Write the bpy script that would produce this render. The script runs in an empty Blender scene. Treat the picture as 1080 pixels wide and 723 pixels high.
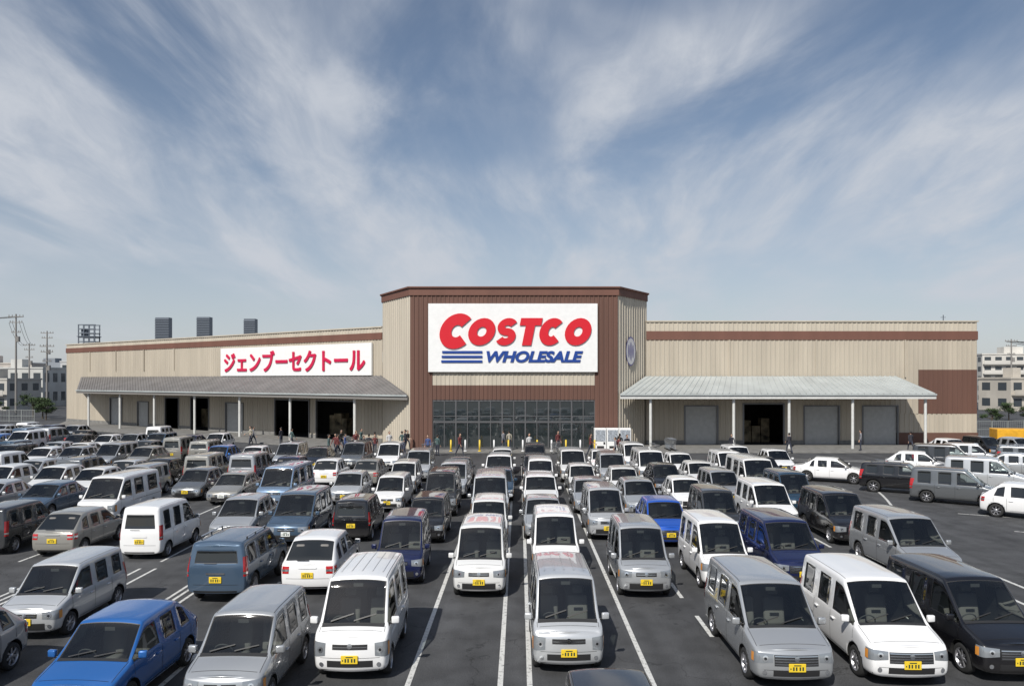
import bpy, bmesh, math, random
from mathutils import Vector, Matrix
from mathutils.bvhtree import BVHTree
random.seed(7)
R=math.radians
scn=bpy.context.scene
COL=scn.collection

# ---------------------------------------------------------------- materials
def new_mat(name):
    m=bpy.data.materials.new(name); m.use_nodes=True
    nt=m.node_tree; b=nt.nodes['Principled BSDF']
    return m,nt,b
def simple(name,col,rough=0.6,metal=0.0,coat=0.0,noise=0.0,nscale=3.0,spec=None,stretch=(1,1,1),bump=0.0,bscale=40):
    m,nt,b=new_mat(name)
    b.inputs['Base Color'].default_value=(*col,1); b.inputs['Roughness'].default_value=rough
    b.inputs['Metallic'].default_value=metal; b.inputs['Coat Weight'].default_value=coat
    if spec is not None: b.inputs['Specular IOR Level'].default_value=spec
    tc=nt.nodes.new('ShaderNodeTexCoord')
    if noise>0:
        mp=nt.nodes.new('ShaderNodeMapping'); mp.inputs['Scale'].default_value=stretch
        n=nt.nodes.new('ShaderNodeTexNoise'); n.inputs['Scale'].default_value=nscale; n.inputs['Detail'].default_value=6
        r=nt.nodes.new('ShaderNodeMapRange'); r.inputs[1].default_value=0.3; r.inputs[2].default_value=0.7
        r.inputs[3].default_value=1-noise; r.inputs[4].default_value=1+noise*0.5
        mx=nt.nodes.new('ShaderNodeVectorMath'); mx.operation='SCALE'; mx.inputs[0].default_value=col
        nt.links.new(tc.outputs['Object'],mp.inputs[0]); nt.links.new(mp.outputs[0],n.inputs['Vector'])
        nt.links.new(n.outputs['Fac'],r.inputs[0]); nt.links.new(r.outputs[0],mx.inputs['Scale'])
        nt.links.new(mx.outputs[0],b.inputs['Base Color'])
    if bump>0:
        n2=nt.nodes.new('ShaderNodeTexNoise'); n2.inputs['Scale'].default_value=bscale
        bp=nt.nodes.new('ShaderNodeBump'); bp.inputs['Strength'].default_value=bump
        nt.links.new(tc.outputs['Object'],n2.inputs['Vector']); nt.links.new(n2.outputs['Fac'],bp.inputs['Height']); nt.links.new(bp.outputs[0],b.inputs['Normal'])
    return m

# car paint: colour from object colour, alpha = metallic flake
def paint_mat():
    m,nt,b=new_mat('car_paint')
    oi=nt.nodes.new('ShaderNodeObjectInfo'); geo=nt.nodes.new('ShaderNodeNewGeometry')
    mix=nt.nodes.new('ShaderNodeMix'); mix.data_type='RGBA'
    tc=nt.nodes.new('ShaderNodeTexCoord')
    n=nt.nodes.new('ShaderNodeTexNoise'); n.inputs['Scale'].default_value=1.7; n.inputs['Detail'].default_value=5
    sep=nt.nodes.new('ShaderNodeSeparateXYZ')
    # road grime low on the body
    mr=nt.nodes.new('ShaderNodeMapRange'); mr.inputs[1].default_value=0.6; mr.inputs[2].default_value=0.15; mr.inputs[3].default_value=0.0; mr.inputs[4].default_value=0.4
    mul=nt.nodes.new('ShaderNodeMath'); mul.operation='MULTIPLY'
    dirt=nt.nodes.new('ShaderNodeMix'); dirt.data_type='RGBA'; dirt.inputs[7].default_value=(0.12,0.11,0.10,1)
    L=nt.links.new
    L(tc.outputs['Object'],n.inputs['Vector']); L(tc.outputs['Object'],sep.inputs[0]); L(sep.outputs[2],mr.inputs[0])
    L(mr.outputs[0],mul.inputs[0]); L(n.outputs['Fac'],mul.inputs[1]); L(mul.outputs[0],dirt.inputs[0]); L(oi.outputs['Color'],dirt.inputs[6])
    L(geo.outputs['Backfacing'],mix.inputs[0]); L(dirt.outputs[2],mix.inputs[6]); mix.inputs[7].default_value=(0.05,0.05,0.052,1)
    L(mix.outputs[2],b.inputs['Base Color'])
    L(oi.outputs['Alpha'],b.inputs['Metallic'])
    b.inputs['Roughness'].default_value=0.27; b.inputs['Coat Weight'].default_value=1.0; b.inputs['Coat Roughness'].default_value=0.02
    return m
def glass_mat(name,tint,mixf,ior=1.6,dif=(0.03,0.035,0.035)):
    m=bpy.data.materials.new(name); m.use_nodes=True; nt=m.node_tree; nt.nodes.clear()
    o=nt.nodes.new('ShaderNodeOutputMaterial'); t=nt.nodes.new('ShaderNodeBsdfTransparent'); t.inputs[0].default_value=(*tint,1)
    g=nt.nodes.new('ShaderNodeBsdfGlossy'); g.inputs['Roughness'].default_value=0.03; g.inputs[0].default_value=(1,1,1,1)
    d=nt.nodes.new('ShaderNodeBsdfDiffuse'); d.inputs[0].default_value=(*dif,1)
    f=nt.nodes.new('ShaderNodeFresnel'); f.inputs[0].default_value=ior
    m0=nt.nodes.new('ShaderNodeMixShader'); m0.inputs[0].default_value=mixf
    m1=nt.nodes.new('ShaderNodeMixShader')
    L=nt.links.new
    L(f.outputs[0],m1.inputs[0]); L(g.outputs[0],m1.inputs[2]); L(m1.outputs[0],o.inputs[0])
    if mixf<1: L(t.outputs[0],m0.inputs[1]); L(d.outputs[0],m0.inputs[2]); L(m0.outputs[0],m1.inputs[1])
    else: L(d.outputs[0],m1.inputs[1])
    return m
M={}
M['paint']=paint_mat()
M['glass']=glass_mat('windscreen_glass',(0.72,0.77,0.75),0.06,1.75)
M['dglass']=glass_mat('privacy_glass',(0.14,0.15,0.16),1.0,1.75,(.012,.014,.015))
M['trim']=simple('black_trim',(0.022,0.022,0.023),0.5)
M['under']=simple('underbody',(0.012,0.012,0.012),0.9)
M['tyre']=simple('tyre_rubber',(0.022,0.022,0.022),0.85)
M['rim']=simple('alloy_rim',(0.42,0.42,0.44),0.35,0.8)
M['chrome']=simple('chrome',(0.65,0.66,0.68),0.18,1.0)
M['lamp']=simple('headlamp_lens',(0.26,0.28,0.30),0.08,0.3,coat=1.0)
M['lampw']=simple('headlamp_reflector',(0.85,0.87,0.9),0.12,0.9)
M['red']=simple('tail_lamp',(0.45,0.012,0.012),0.12,coat=1.0)
M['amber']=simple('indicator_lamp',(0.70,0.28,0.05),0.15,coat=1.0)
M['ply']=simple('plate_yellow',(0.78,0.55,0.03),0.5)
M['plw']=simple('plate_white',(0.75,0.76,0.74),0.5)
M['ink']=simple('plate_ink',(0.02,0.05,0.03),0.5)
M['seat']=simple('seat_fabric',(0.20,0.19,0.18),0.9)
M['dash']=simple('dashboard_plastic',(0.07,0.07,0.072),0.7)
M['seam']=simple('panel_gap',(0.01,0.01,0.01),0.9)
CARM=['paint','glass','dglass','trim','under','tyre','rim','chrome','lamp','lampw','red','amber','ply','plw','ink','seat','dash','seam']
MI={k:i for i,k in enumerate(CARM)}

def obj_from_bm(name,bm,mats,smooth=False,parent=None):
    me=bpy.data.meshes.new(name); bm.to_mesh(me); bm.free()
    for m in mats: me.materials.append(m)
    if smooth:
        for p in me.polygons: p.use_smooth=True
    o=bpy.data.objects.new(name,me); COL.objects.link(o)
    if parent: o.parent=parent
    return o
def bbox(bm,x0,x1,y0,y1,z0,z1,mi=0,bev=0.0,segs=1,smooth=False,mat4=None):
    r=bmesh.ops.create_cube(bm,size=1)
    vs=r['verts']
    for v in vs:
        v.co=Vector((x0+(v.co.x+.5)*(x1-x0),y0+(v.co.y+.5)*(y1-y0),z0+(v.co.z+.5)*(z1-z0)))
    fs=list({f for v in vs for f in v.link_faces})
    if bev>0:
        es=list({e for v in vs for e in v.link_edges})
        rr=bmesh.ops.bevel(bm,geom=es,offset=bev,segments=segs,affect='EDGES',profile=0.5)
        vs=list({v for f in rr['faces'] for v in f.verts}|{v for v in vs if v.is_valid})
        fs=list({f for v in vs for f in v.link_faces})
    for f in fs: f.material_index=mi; f.smooth=smooth
    if mat4 is not None:
        for v in vs: v.co=mat4@v.co
    return vs
def lathe(bm,prof,segs,center,mi,axis='x',sgn=1,smooth=True):
    rings=[]
    for k in range(segs):
        a=2*math.pi*k/segs
        rings.append([bm.verts.new((center[0]+sgn*px,center[1]+pr*math.cos(a),center[2]+pr*math.sin(a))) for px,pr in prof])
    for k in range(segs):
        A=rings[k];B=rings[(k+1)%segs]
        for i in range(len(prof)-1):
            vs=[A[i],A[i+1],B[i+1],B[i]]
            if sgn>0: vs=vs[::-1]
            f=bm.faces.new(vs); f.material_index=mi; f.smooth=smooth

# ---------------------------------------------------------------- vehicles
def gh(y,zb,w,belt,wr,zr,yhi=None,crown=0.035,by=None):
    yh=y if yhi is None else yhi
    ym=y if yhi is None else y+(yhi-y)*0.12
    return [(0,y,zb),(w-.10,y,zb),(w-.02,y,zb+.10),(w,y,zb+(belt-zb)*.55),(w-.008,y,belt-.07),(w-.03,ym,belt),
            (wr,y+(yh-y)*.94,zr-.085),(wr-.045,yh,zr-.012),(wr*.55,yh,zr+crown*.75),(0,yh,zr+crown)]
def hd(y,zb,w,z,dy=None,crown=0.05):
    d=dy or [0]*10
    return [(0,y+d[0],zb),(w-.10,y+d[1],zb),(w-.02,y+d[2],zb+.10),(w,y+d[3],zb+(z-zb)*.55),(w-.008,y+d[4],z-.07),(w-.03,y+d[5],z-.015),
            (w-.07,y+d[6],z+.008),(w-.115,y+d[7],z+.018),(w*.50,y+d[8],z+crown*.8),(0,y+d[9],z+crown)]

def make_vehicle(key,L,hw,H,belt,nose,cowl,wst,pillars,rear,axles,rw,style,pltype='ply',zb=0.2,rails=False,privacy=True):
    st=[];seg=[]   # seg: (sideglass, topglass)
    wr=hw-(.115 if rear=='van' else .15)
    dy=[.08,.06,0,0,.02,.05,.07,.08,.06,.05]
    hoodlen=cowl
    st.append(hd(.04,zb+.02,hw-.07,nose-.03,dy)); seg.append((0,0))
    st.append(hd(min(.20,hoodlen*.36),zb,hw-.01,nose+.02)); seg.append((0,0))
    st.append(hd(hoodlen*.62+.03,zb,hw,nose+(belt-nose)*.6)); seg.append((0,0))
    st.append(hd(cowl,zb,hw,belt,crown=.035)); seg.append(('g','g'))
    st.append(gh(cowl+(wst-cowl)*.62,zb,hw,belt,wr,H-.035,yhi=wst)); seg.append(('g',0))
    st.append(gh(max(wst+.10,cowl+(wst-cowl)*.62+.2),zb,hw,belt,wr,H-.015)); 
    for i,p in enumerate(pillars):
        seg.append(('g' if i==0 else 'd',0)); st.append(gh(p-.035,zb,hw,belt,wr,H))
        seg.append((0,0)); st.append(gh(p+.035,zb,hw,belt,wr,H))
    if rear=='van':
        seg.append(('d',0)); st.append(gh(L-.27,zb,hw,belt,wr,H-.01))
        seg.append((0,0)); st.append(gh(L-.12,zb,hw-.005,belt,wr-.01,H-.025,yhi=L-.17))
        seg.append((0,0)); st.append(gh(L-.03,zb+.02,hw-.05,belt,wr-.05,H-.08,yhi=L-.12,crown=.02))
    elif rear=='hatch':
        seg.append(('d',0)); st.append(gh(L-.50,zb,hw,belt+.02,wr-.02,H-.05,yhi=L-.78))
        seg.append((0,'d')); st.append(hd(L-.17,zb,hw-.03,belt+.05,crown=.03))
        seg.append((0,0)); st.append(hd(L-.03,zb+.02,hw-.08,belt-.02,[-.06,-.05,0,0,-.01,-.03,-.04,-.04,-.03,-.03]))
    elif rear=='sedan':
        seg.append(('d',0)); st.append(gh(L-.98,zb,hw,belt+.01,wr-.03,H-.04,yhi=L-1.28))
        seg.append((0,'d')); st.append(hd(L-.62,zb,hw-.01,belt+.03,crown=.03))
        seg.append((0,0)); st.append(hd(L-.2,zb,hw-.03,belt+.02,crown=.03))
        seg.append((0,0)); st.append(hd(L-.04,zb+.02,hw-.09,belt-.03,[-.06,-.05,0,0,-.01,-.03,-.04,-.04,-.03,-.03]))
    bm=bmesh.new(); rings=[]
    for s in st:
        ring=[bm.verts.new(s[0])]+[bm.verts.new(s[i]) for i in range(1,9)]+[bm.verts.new(s[9])]+[bm.verts.new((-s[i][0],s[i][1],s[i][2])) for i in range(8,0,-1)]
        rings.append(ring)
    for si in range(len(st)-1):
        for k in range(18):
            band=k if k<9 else 17-k
            f=bm.faces.new([rings[si][k],rings[si][(k+1)%18],rings[si+1][(k+1)%18],rings[si+1][k]])
            m='paint'
            if band==0: m='under'
            if band==5 and seg[si][0]: m='glass' if (seg[si][0]=='g' or not privacy) else 'dglass'
            if band in(7,8) and seg[si][1]: m='glass' if seg[si][1]=='g' else 'dglass'
            f.material_index=MI[m]
    def cap(ring,sg,bulge,glassrow):
        fr=[-1,-.88,-.3,.3,.88,1]
        rows=[]
        for i in range(1,9):
            Rv=ring[i];Lv=ring[18-i]; row=[Lv]
            for f in fr[1:-1]:
                b=sg*bulge*(1-f*f)
                row.append(bm.verts.new((Rv.co.x*f,Rv.co.y+b,Rv.co.z+(0.02*(1-f*f) if i==8 else 0))))
            row.append(Rv); rows.append(row)
        for r in range(7):
            for c in range(5):
                f=bm.faces.new([rows[r][c],rows[r][c+1],rows[r+1][c+1],rows[r+1][c]])
                f.material_index=MI['paint']
                if glassrow and r==4 and 0<c<4: f.material_index=MI['dglass']
        for c in range(5):
            f=bm.faces.new([ring[0],rows[0][c+1],rows[0][c]]); f.material_index=MI['under']
            f=bm.faces.new([ring[9],rows[7][c],rows[7][c+1]]); f.material_index=0
    cap(rings[0],-1,.09,False); cap(rings[-1],1,.05,rear=='van')
    # soft creases: belt line, roof rail, windscreen frame, tail edge
    cl=bm.edges.layers.float.get('crease_edge') or bm.edges.layers.float.new('crease_edge')
    def crease(a,b,v):
        e=bm.edges.get((a,b))
        if e: e[cl]=max(e[cl],v)
    for si in range(len(st)-1):
        for k,v in((5,.55),(13,.55),(7,.45),(11,.45),(2,.3),(16,.3),(6,.25),(12,.25)): crease(rings[si][k],rings[si+1][k],v)
    for k in range(6,12): crease(rings[3][k],rings[3][k+1],.6); crease(rings[4][k],rings[4][k+1],.4)
    for k in range(1,17): crease(rings[-1][k],rings[-1][k+1],.35); crease(rings[0][k],rings[0][k+1],.25)
    if rear!='van':
        ri=-3 if rear=='hatch' else -4
        for k in range(7,11): crease(rings[ri][k],rings[ri][k+1],.5); crease(rings[ri+1][k],rings[ri+1][k+1],.5)
    bmesh.ops.recalc_face_normals(bm,faces=bm.faces)
    me=bpy.data.meshes.new('tmp'); bm.to_mesh(me); bm.free()
    for k in CARM: me.materials.append(M[k])
    o=bpy.data.objects.new('tmp',me); COL.objects.link(o)
    ss=o.modifiers.new('s','SUBSURF'); ss.levels=2; ss.render_levels=2
    cb=bmesh.new()
    for ay in axles:
        for sx in(-1,1):
            lathe(cb,[(-.20,0.001),(-.20,rw+.055),(.3,rw+.055),(.3,0.001)],32,(sx*(hw-.08),ay,rw),MI['under'],sgn=sx,smooth=False)
    bmesh.ops.remove_doubles(cb,verts=cb.verts,dist=.002); bmesh.ops.recalc_face_normals(cb,faces=cb.faces)
    cm=bpy.data.meshes.new('cut'); cb.to_mesh(cm); cb.free()
    for k in CARM: cm.materials.append(M[k])
    co=bpy.data.objects.new('cut',cm); COL.objects.link(co)
    bo=o.modifiers.new('b','BOOLEAN'); bo.object=co; bo.operation='DIFFERENCE'; bo.solver='EXACT'
    dg=bpy.context.evaluated_depsgraph_get(); dg.update()
    me2=bpy.data.meshes.new_from_object(o.evaluated_get(dg))
    bpy.data.objects.remove(o); bpy.data.objects.remove(co)
    bm=bmesh.new(); bm.from_mesh(me2)
    for f in bm.faces: f.smooth=f.material_index!=MI['under']
    for gm in('glass','dglass'):
        fs=[f for f in bm.faces if f.material_index==MI[gm]]
        r=bmesh.ops.inset_region(bm,faces=fs,use_boundary=True,use_even_offset=True,thickness=.014,depth=-.007)
        for f in r['faces']: f.material_index=MI['trim']
    bm.verts.ensure_lookup_table()
    bvh=BVHTree.FromBMesh(bm)
    def patch(fn,nu,nv,d,mat,off=.005,smooth=True):
        d=Vector(d).normalized(); g=[]
        for i in range(nu+1):
            row=[]
            for j in range(nv+1):
                p=Vector(fn(i/nu,j/nv)); h=bvh.ray_cast(p-d*1.2,d)
                if h[0] is None: h=bvh.find_nearest(p)
                row.append(bm.verts.new(h[0]+h[1]*off))
            g.append(row)
        for i in range(nu):
            for j in range(nv):
                f=bm.faces.new([g[i][j],g[i+1][j],g[i+1][j+1],g[i][j+1]]); f.material_index=MI[mat]; f.smooth=smooth
                f.normal_update()
                if f.normal.dot(d)>0: f.normal_flip()
    def q(a,b,c,dd):
        a,b,c,dd=map(Vector,(a,b,c,dd))
        return lambda u,v:(a.lerp(b,u)).lerp(dd.lerp(c,u),v)
    def front(x0,x1,z0,z1,mat,off=.006,nu=6,nv=2,sk=0):
        patch(q((x0,.05,z0),(x1,.05,z0+sk),(x1,.05,z1+sk),(x0,.05,z1)),nu,nv,(0,1,0),mat,off)
    def rearp(x0,x1,z0,z1,mat,off=.006,nu=6,nv=2):
        patch(q((x0,L-.05,z0),(x1,L-.05,z0),(x1,L-.05,z1),(x0,L-.05,z1)),nu,nv,(0,-1,0),mat,off)
    def disc(x,z,r,mat,off,d=(0,1,0),yy=.05):
        patch(lambda u,v:(x+r*max(v,.02)*math.cos(u*6.2832),yy,z+r*max(v,.02)*math.sin(u*6.2832)),14,2,d,mat,off)
    N=nose
    # --- front face
    front(-hw*.96,hw*.96,zb+.02,zb+.085,'trim',.004,10,1)
    if style=='minivan':
        front(-.42*hw/.8,.42*hw/.8,N-.30,N-.09,'trim',.005,8,2)
        for k in range(4):
            z=N-.275+k*.05; front(-.41*hw/.8,.41*hw/.8,z,z+.022,'chrome',.014,8,1)
        front(-.55*hw,.55*hw,zb+.12,zb+.24,'trim',.006,8,2)
        lz0,lz1,li,lo=N-.27,N-.08,.50*hw,.98*hw
    elif style=='van':
        front(-.46*hw,.46*hw,N-.22,N-.12,'trim',.005,8,1)
        front(-.60*hw,.60*hw,zb+.14,zb+.27,'trim',.006,8,2)
        front(-.44*hw,.44*hw,N-.18,N-.165,'chrome',.012,8,1)
        lz0,lz1,li,lo=N-.38,N-.10,.60*hw,.97*hw
    else:
        front(-.38*hw,.38*hw,N-.21,N-.11,'trim',.005,8,1)
        front(-.36*hw,.36*hw,N-.17,N-.145,'chrome',.012,8,1)
        front(-.62*hw,.62*hw,zb+.10,zb+.26,'trim',.006,8,2)
        lz0,lz1,li,lo=N-.27,N-.07,.48*hw,.99*hw
    disc(0,N-.15 if style!='minivan' else N-.16,.05,'chrome',.02)
    for s in(-1,1):
        patch(q((s*li,.1,lz0+.04),(s*lo,.18,lz0),(s*lo,.22,lz1+.03),(s*li,.1,lz1)),8,4,(-s*.45,1,0),'lamp',.007)
        xc=s*(li+(lo-li)*.42); zc=(lz0+lz1)/2+.01
        disc(xc,zc,.06,'lampw',.013,(-s*.3,1,0),.1)
        disc(xc,zc,.028,'dglass',.018,(-s*.3,1,0),.1)
        patch(q((s*(lo-.06),.2,lz0+.02),(s*lo,.24,lz0+.02),(s*lo,.24,lz1),(s*(lo-.06),.2,lz1)),3,2,(-s*.8,1,0),'amber',.011)
        disc(s*.72*hw,zb+.19,.045,'lampw',.012,(-s*.3,1,0),.1)
    # hood seam, bumper seam
    front(-hw*.9,hw*.9,N-.385,N-.378,'seam',.003,12,1)
    patch(q((-hw*.8,.2,N+.3),(hw*.8,.2,N+.3),(hw*.8,.208,N+.3),(-hw*.8,.208,N+.3)),12,1,(0,0,-1),'seam',.003)
    for s in(-1,1):
        patch(q((s*(hw-.10),.2,N+.3),(s*(hw-.10),cowl-.02,N+.3),(s*(hw-.108),cowl-.02,N+.3),(s*(hw-.108),.2,N+.3)),6,1,(0,0,-1),'seam',.003)
    # cowl + wipers
    patch(q((-hw*.84,cowl-.045,2.4),(hw*.84,cowl-.045,2.4),(hw*.84,cowl+.03,2.4),(-hw*.84,cowl+.03,2.4)),10,2,(0,0,-1),'trim',.006)
    for x0,x1 in((-.62*hw,-.02*hw),(.0,.58*hw)):
        dd=(wst-cowl)*.13
        patch(q((x0,cowl+.04,2.4),(x1,cowl+.05+dd,2.4),(x1,cowl+.066+dd,2.4),(x0,cowl+.056,2.4)),8,1,(0,0,-1),'trim',.02)
    # side seams and handles, mouldings
    doors=[cowl+(.10 if style=='van' else .02)]+pillars
    for s in(-1,1):
        for k,y in enumerate(doors+([L-.55] if rear!='van' else [])):
            patch(q((s*hw,y-.005,zb+.14),(s*hw,y+.005,zb+.14),(s*hw,y+.005,belt-.03),(s*hw,y-.005,belt-.03)),1,8,(-s,0,0),'seam',.003)
        patch(q((s*hw,doors[0],zb+.13),(s*hw,L-.6,zb+.13),(s*hw,L-.6,zb+.138),(s*hw,doors[0],zb+.138)),12,1,(-s,0,0),'seam',.003)
        for y in pillars[:2]:
            bbox(bm,*sorted((s*(hw-.015),s*(hw+.028))),y-.24,y-.08,belt-.17,belt-.135,MI['paint'],.008,1,True)
        if key in('keivan','bigvan'):
            patch(q((s*hw,pillars[0]+.1,belt-.2),(s*hw,L-.15,belt-.2),(s*hw,L-.15,belt-.185),(s*hw,pillars[0]+.1,belt-.185)),12,1,(-s,0,0),'seam',.003)
        # mirror
        my=cowl+(wst-cowl)*.25
        mm=Matrix.Translation((s*(hw+.075),my,belt+.085))@Matrix.Rotation(s*.15,4,'Z')
        bbox(bm,-.08,.08,-.04,.05,-.065,.075,MI['paint'],.028,3,True,mm)
        bbox(bm,-.068,.068,.045,.055,-.05,.06,MI['chrome'],0,1,False,mm)
        bbox(bm,*sorted((s*(hw-.06),s*(hw+.04))),my-.02,my+.03,belt+.005,belt+.04,MI['trim'],.008)
        # roof gutters / rails
        if rear=='van':
            patch(q((s*(wr-.065),wst+.05,2.6),(s*(wr-.065),L-.2,2.6),(s*(wr-.077),L-.2,2.6),(s*(wr-.077),wst+.05,2.6)),12,1,(0,0,-1),'trim',.003)
        if rails:
            bbox(bm,*sorted((s*(wr-.10),s*(wr-.06))),wst+.3,L-.6,H+.045,H+.075,MI['chrome'],.01)
            for y in(wst+.32,L-.64,(wst+L)/2-.1): bbox(bm,*sorted((s*(wr-.095),s*(wr-.065))),y,y+.04,H-.05,H+.05,MI['trim'])
    if key in('keivan','bigvan'):
        for k in range(5):
            x=(k-2)*.22
            patch(q((x-.012,wst+.35,2.6),(x-.012,L-.35,2.6),(x+.012,L-.35,2.6),(x+.012,wst+.35,2.6)),10,1,(0,0,-1),'paint',.012,False)
    # rear
    for s in(-1,1):
        if rear=='van': z0,z1,x0,x1=belt-.28,belt+.22,.84*hw,.98*hw
        else: z0,z1,x0,x1=belt-.24,belt-.04,.58*hw,.99*hw
        patch(q((s*x0,L-.1,z0),(s*x1,L-.16,z0),(s*x1,L-.18,z1),(s*x0,L-.1,z1)),4,6,(-s*.6,-1,0),'red',.008)
        patch(q((s*x0,L-.1,z0+.06),(s*x1,L-.16,z0+.06),(s*x1,L-.18,z0+.12),(s*x0,L-.1,z0+.12)),4,2,(-s*.6,-1,0),'lampw',.012)
    rearp(-.74*hw,.74*hw,.52,.528,'seam',.004); rearp(-.9*hw,.9*hw,zb+.02,zb+.10,'trim',.006,8)
    rearp(-.25,.25,.80,.84,'chrome' if style=='minivan' else 'paint',.02)
    rearp(-.02,.32,belt+.06,belt+.075,'trim',.03)
    # plates
    def plate(yf,z,sg):
        y0=yf
        bbox(bm,-.165,.165,*sorted((y0,y0+sg*.014)),z-.083,z+.083,MI[pltype],.006)
        yy=y0+sg*.017
        def dig(x,w,z0,z1):
            vs=[bm.verts.new(c) for c in((x,yy,z0),(x+w,yy,z0),(x+w,yy,z1),(x,yy,z1))]; f=bm.faces.new(vs); f.material_index=MI['ink']
        for x in(-.09,-.035,.035,.09): dig(x,.03,z-.05,z+.022)
        dig(-.07,.14,z+.04,z+.06); dig(-.14,.02,z-.03,z)
    h=bvh.ray_cast(Vector((0,-1,zb+.30)),Vector((0,1,0))); plate(h[0].y-.012,zb+.30,-1)
    pz=.66 if rear=='van' else .62
    h=bvh.ray_cast(Vector((0,L+1,pz)),Vector((0,-1,0))); plate(h[0].y+.012,pz,1)
    # wheels
    for ay in axles:
        for s in(-1,1):
            cx=s*(hw-.105)
            lathe(bm,[(-.085,rw*.62),(-.09,rw*.80),(-.07,rw*.96),(-.03,rw),(.03,rw),(.07,rw*.96),(.09,rw*.82),(.082,rw*.66)],30,(cx,ay,rw),MI['tyre'],sgn=s)
            lathe(bm,[(.082,rw*.66),(.07,rw*.63),(-.05,rw*.58)],30,(cx,ay,rw),MI['rim'],sgn=s)
            lathe(bm,[(-.01,rw*.6),(-.012,.001)],24,(cx,ay,rw),MI['under'],sgn=s)
            lathe(bm,[(.075,.001),(.075,.05),(.05,.07),(.0,.07)],16,(cx,ay,rw),MI['rim'],sgn=s)
            n=7
            for k in range(n):
                a=2*math.pi*k/n
                mm=Matrix.Translation((cx,ay,rw))@Matrix.Rotation(a,4,'X')
                x0,x1=sorted((s*.035,s*.065))
                bbox(bm,x0,x1,-.022,.022,.04,rw*.635,MI['rim'],.004,1,False,mm)
    # interior
    bbox(bm,-hw+.1,hw-.1,cowl+.08,L-.15,zb+.12,zb+.18,MI['under'])
    bbox(bm,-hw+.12,hw-.12,cowl+.02,cowl+.34,belt-.28,belt-.05,MI['dash'],.05,2)
    bbox(bm,-.10,.22,cowl+.06,cowl+.22,belt-.049,belt-.03,MI['plw'],0)    # papers on the dashboard
    seatrows=[wst+.25]+([wst+1.05] if L-wst>1.7 else [])+([wst+1.85] if L-wst>2.7 else [])
    for sy in seatrows:
        for sx in(-.34,.34):
            bbox(bm,sx-.24,sx+.24,sy,sy+.45,zb+.18,zb+.42,MI['seat'],.06,2,True)
            mm=Matrix.Translation((sx,sy+.45,zb+.40))@Matrix.Rotation(-.2,4,'X')
            bbox(bm,-.23,.23,-.06,.07,0,min(.62,H-zb-.75),MI['seat'],.05,2,True,mm)
            bbox(bm,-.12,.12,-.04,.05,min(.66,H-zb-.72),min(.84,H-zb-.52),MI['seat'],.035,2,True,mm)
    # steering wheel
    sc=Vector((-.34,cowl+.42,belt-.06)); rm=Matrix.Translation(sc)@Matrix.Rotation(R(-65),4,'X')
    g=[]
    for i in range(16):
        a=i/16*2*math.pi; ring=[]
        for j in range(6):
            b=j/6*2*math.pi; ring.append(bm.verts.new(rm@Vector(((.18+.014*math.cos(b))*math.cos(a),(.18+.014*math.cos(b))*math.sin(a),.014*math.sin(b)))))
        g.append(ring)
    for i in range(16):
        for j in range(6):
            f=bm.faces.new([g[i][j],g[(i+1)%16][j],g[(i+1)%16][(j+1)%6],g[i][(j+1)%6]]); f.material_index=MI['dash']; f.smooth=True
    bbox(bm,-.10,.10,wst-.05,wst-.03,H-.2,H-.13,MI['dash'],0)   # rear-view mirror
    me3=bpy.data.meshes.new(key); bm.to_mesh(me3); bm.free()
    for k in CARM: me3.materials.append(M[k])
    bpy.data.meshes.remove(me2)
    return me3

V={}
def reg(key,name,L,**k):
    V[key]=(make_vehicle(key,L,**k),name,L)
reg('keivan','parked_van',3.4,hw=.75,H=1.88,belt=1.02,nose=.90,cowl=.36,wst=.92,pillars=[1.50,2.40],rear='van',axles=(.62,2.75),rw=.27,style='van')
reg('keiwag','parked_van',3.4,hw=.75,H=1.84,belt=.99,nose=.86,cowl=.50,wst=1.12,pillars=[1.62,2.45],rear='van',axles=(.60,2.80),rw=.28,style='std')
reg('bigvan','parked_van',4.4,hw=.84,H=1.96,belt=1.06,nose=.96,cowl=.48,wst=1.10,pillars=[1.65,2.85],rear='van',axles=(.80,3.45),rw=.31,style='van',pltype='plw')
reg('minivan','parked_minivan',4.1,hw=.81,H=1.78,belt=1.00,nose=.82,cowl=.80,wst=1.55,pillars=[2.0,2.95],rear='van',axles=(.75,3.3),rw=.31,style='minivan')
reg('minivanw','parked_minivan',4.1,hw=.81,H=1.74,belt=.98,nose=.80,cowl=.86,wst=1.62,pillars=[2.05,2.95],rear='van',axles=(.75,3.3),rw=.31,style='std',pltype='plw')
reg('tall','parked_hatchback',3.4,hw=.74,H=1.60,belt=.94,nose=.79,cowl=.66,wst=1.22,pillars=[1.68,2.5],rear='van',axles=(.62,2.85),rw=.28,style='std')
reg('hatch','parked_hatchback',3.8,hw=.80,H=1.48,belt=.90,nose=.69,cowl=.86,wst=1.52,pillars=[1.95,2.75],rear='hatch',axles=(.72,3.15),rw=.29,style='std')
reg('compact','parked_hatchback',3.7,hw=.79,H=1.52,belt=.93,nose=.76,cowl=.80,wst=1.42,pillars=[1.88,2.65],rear='hatch',axles=(.70,3.05),rw=.30,style='minivan',privacy=False)
reg('sedan','parked_sedan',4.3,hw=.82,H=1.41,belt=.89,nose=.68,cowl=1.05,wst=1.75,pillars=[2.15,2.95],rear='sedan',axles=(.82,3.42),rw=.31,style='std',pltype='plw',privacy=False)
reg('suv','parked_suv',3.9,hw=.82,H=1.62,belt=1.02,nose=.86,cowl=.90,wst=1.50,pillars=[2.0,2.8],rear='van',axles=(.76,3.15),rw=.34,style='minivan',zb=.27,rails=True)

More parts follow.
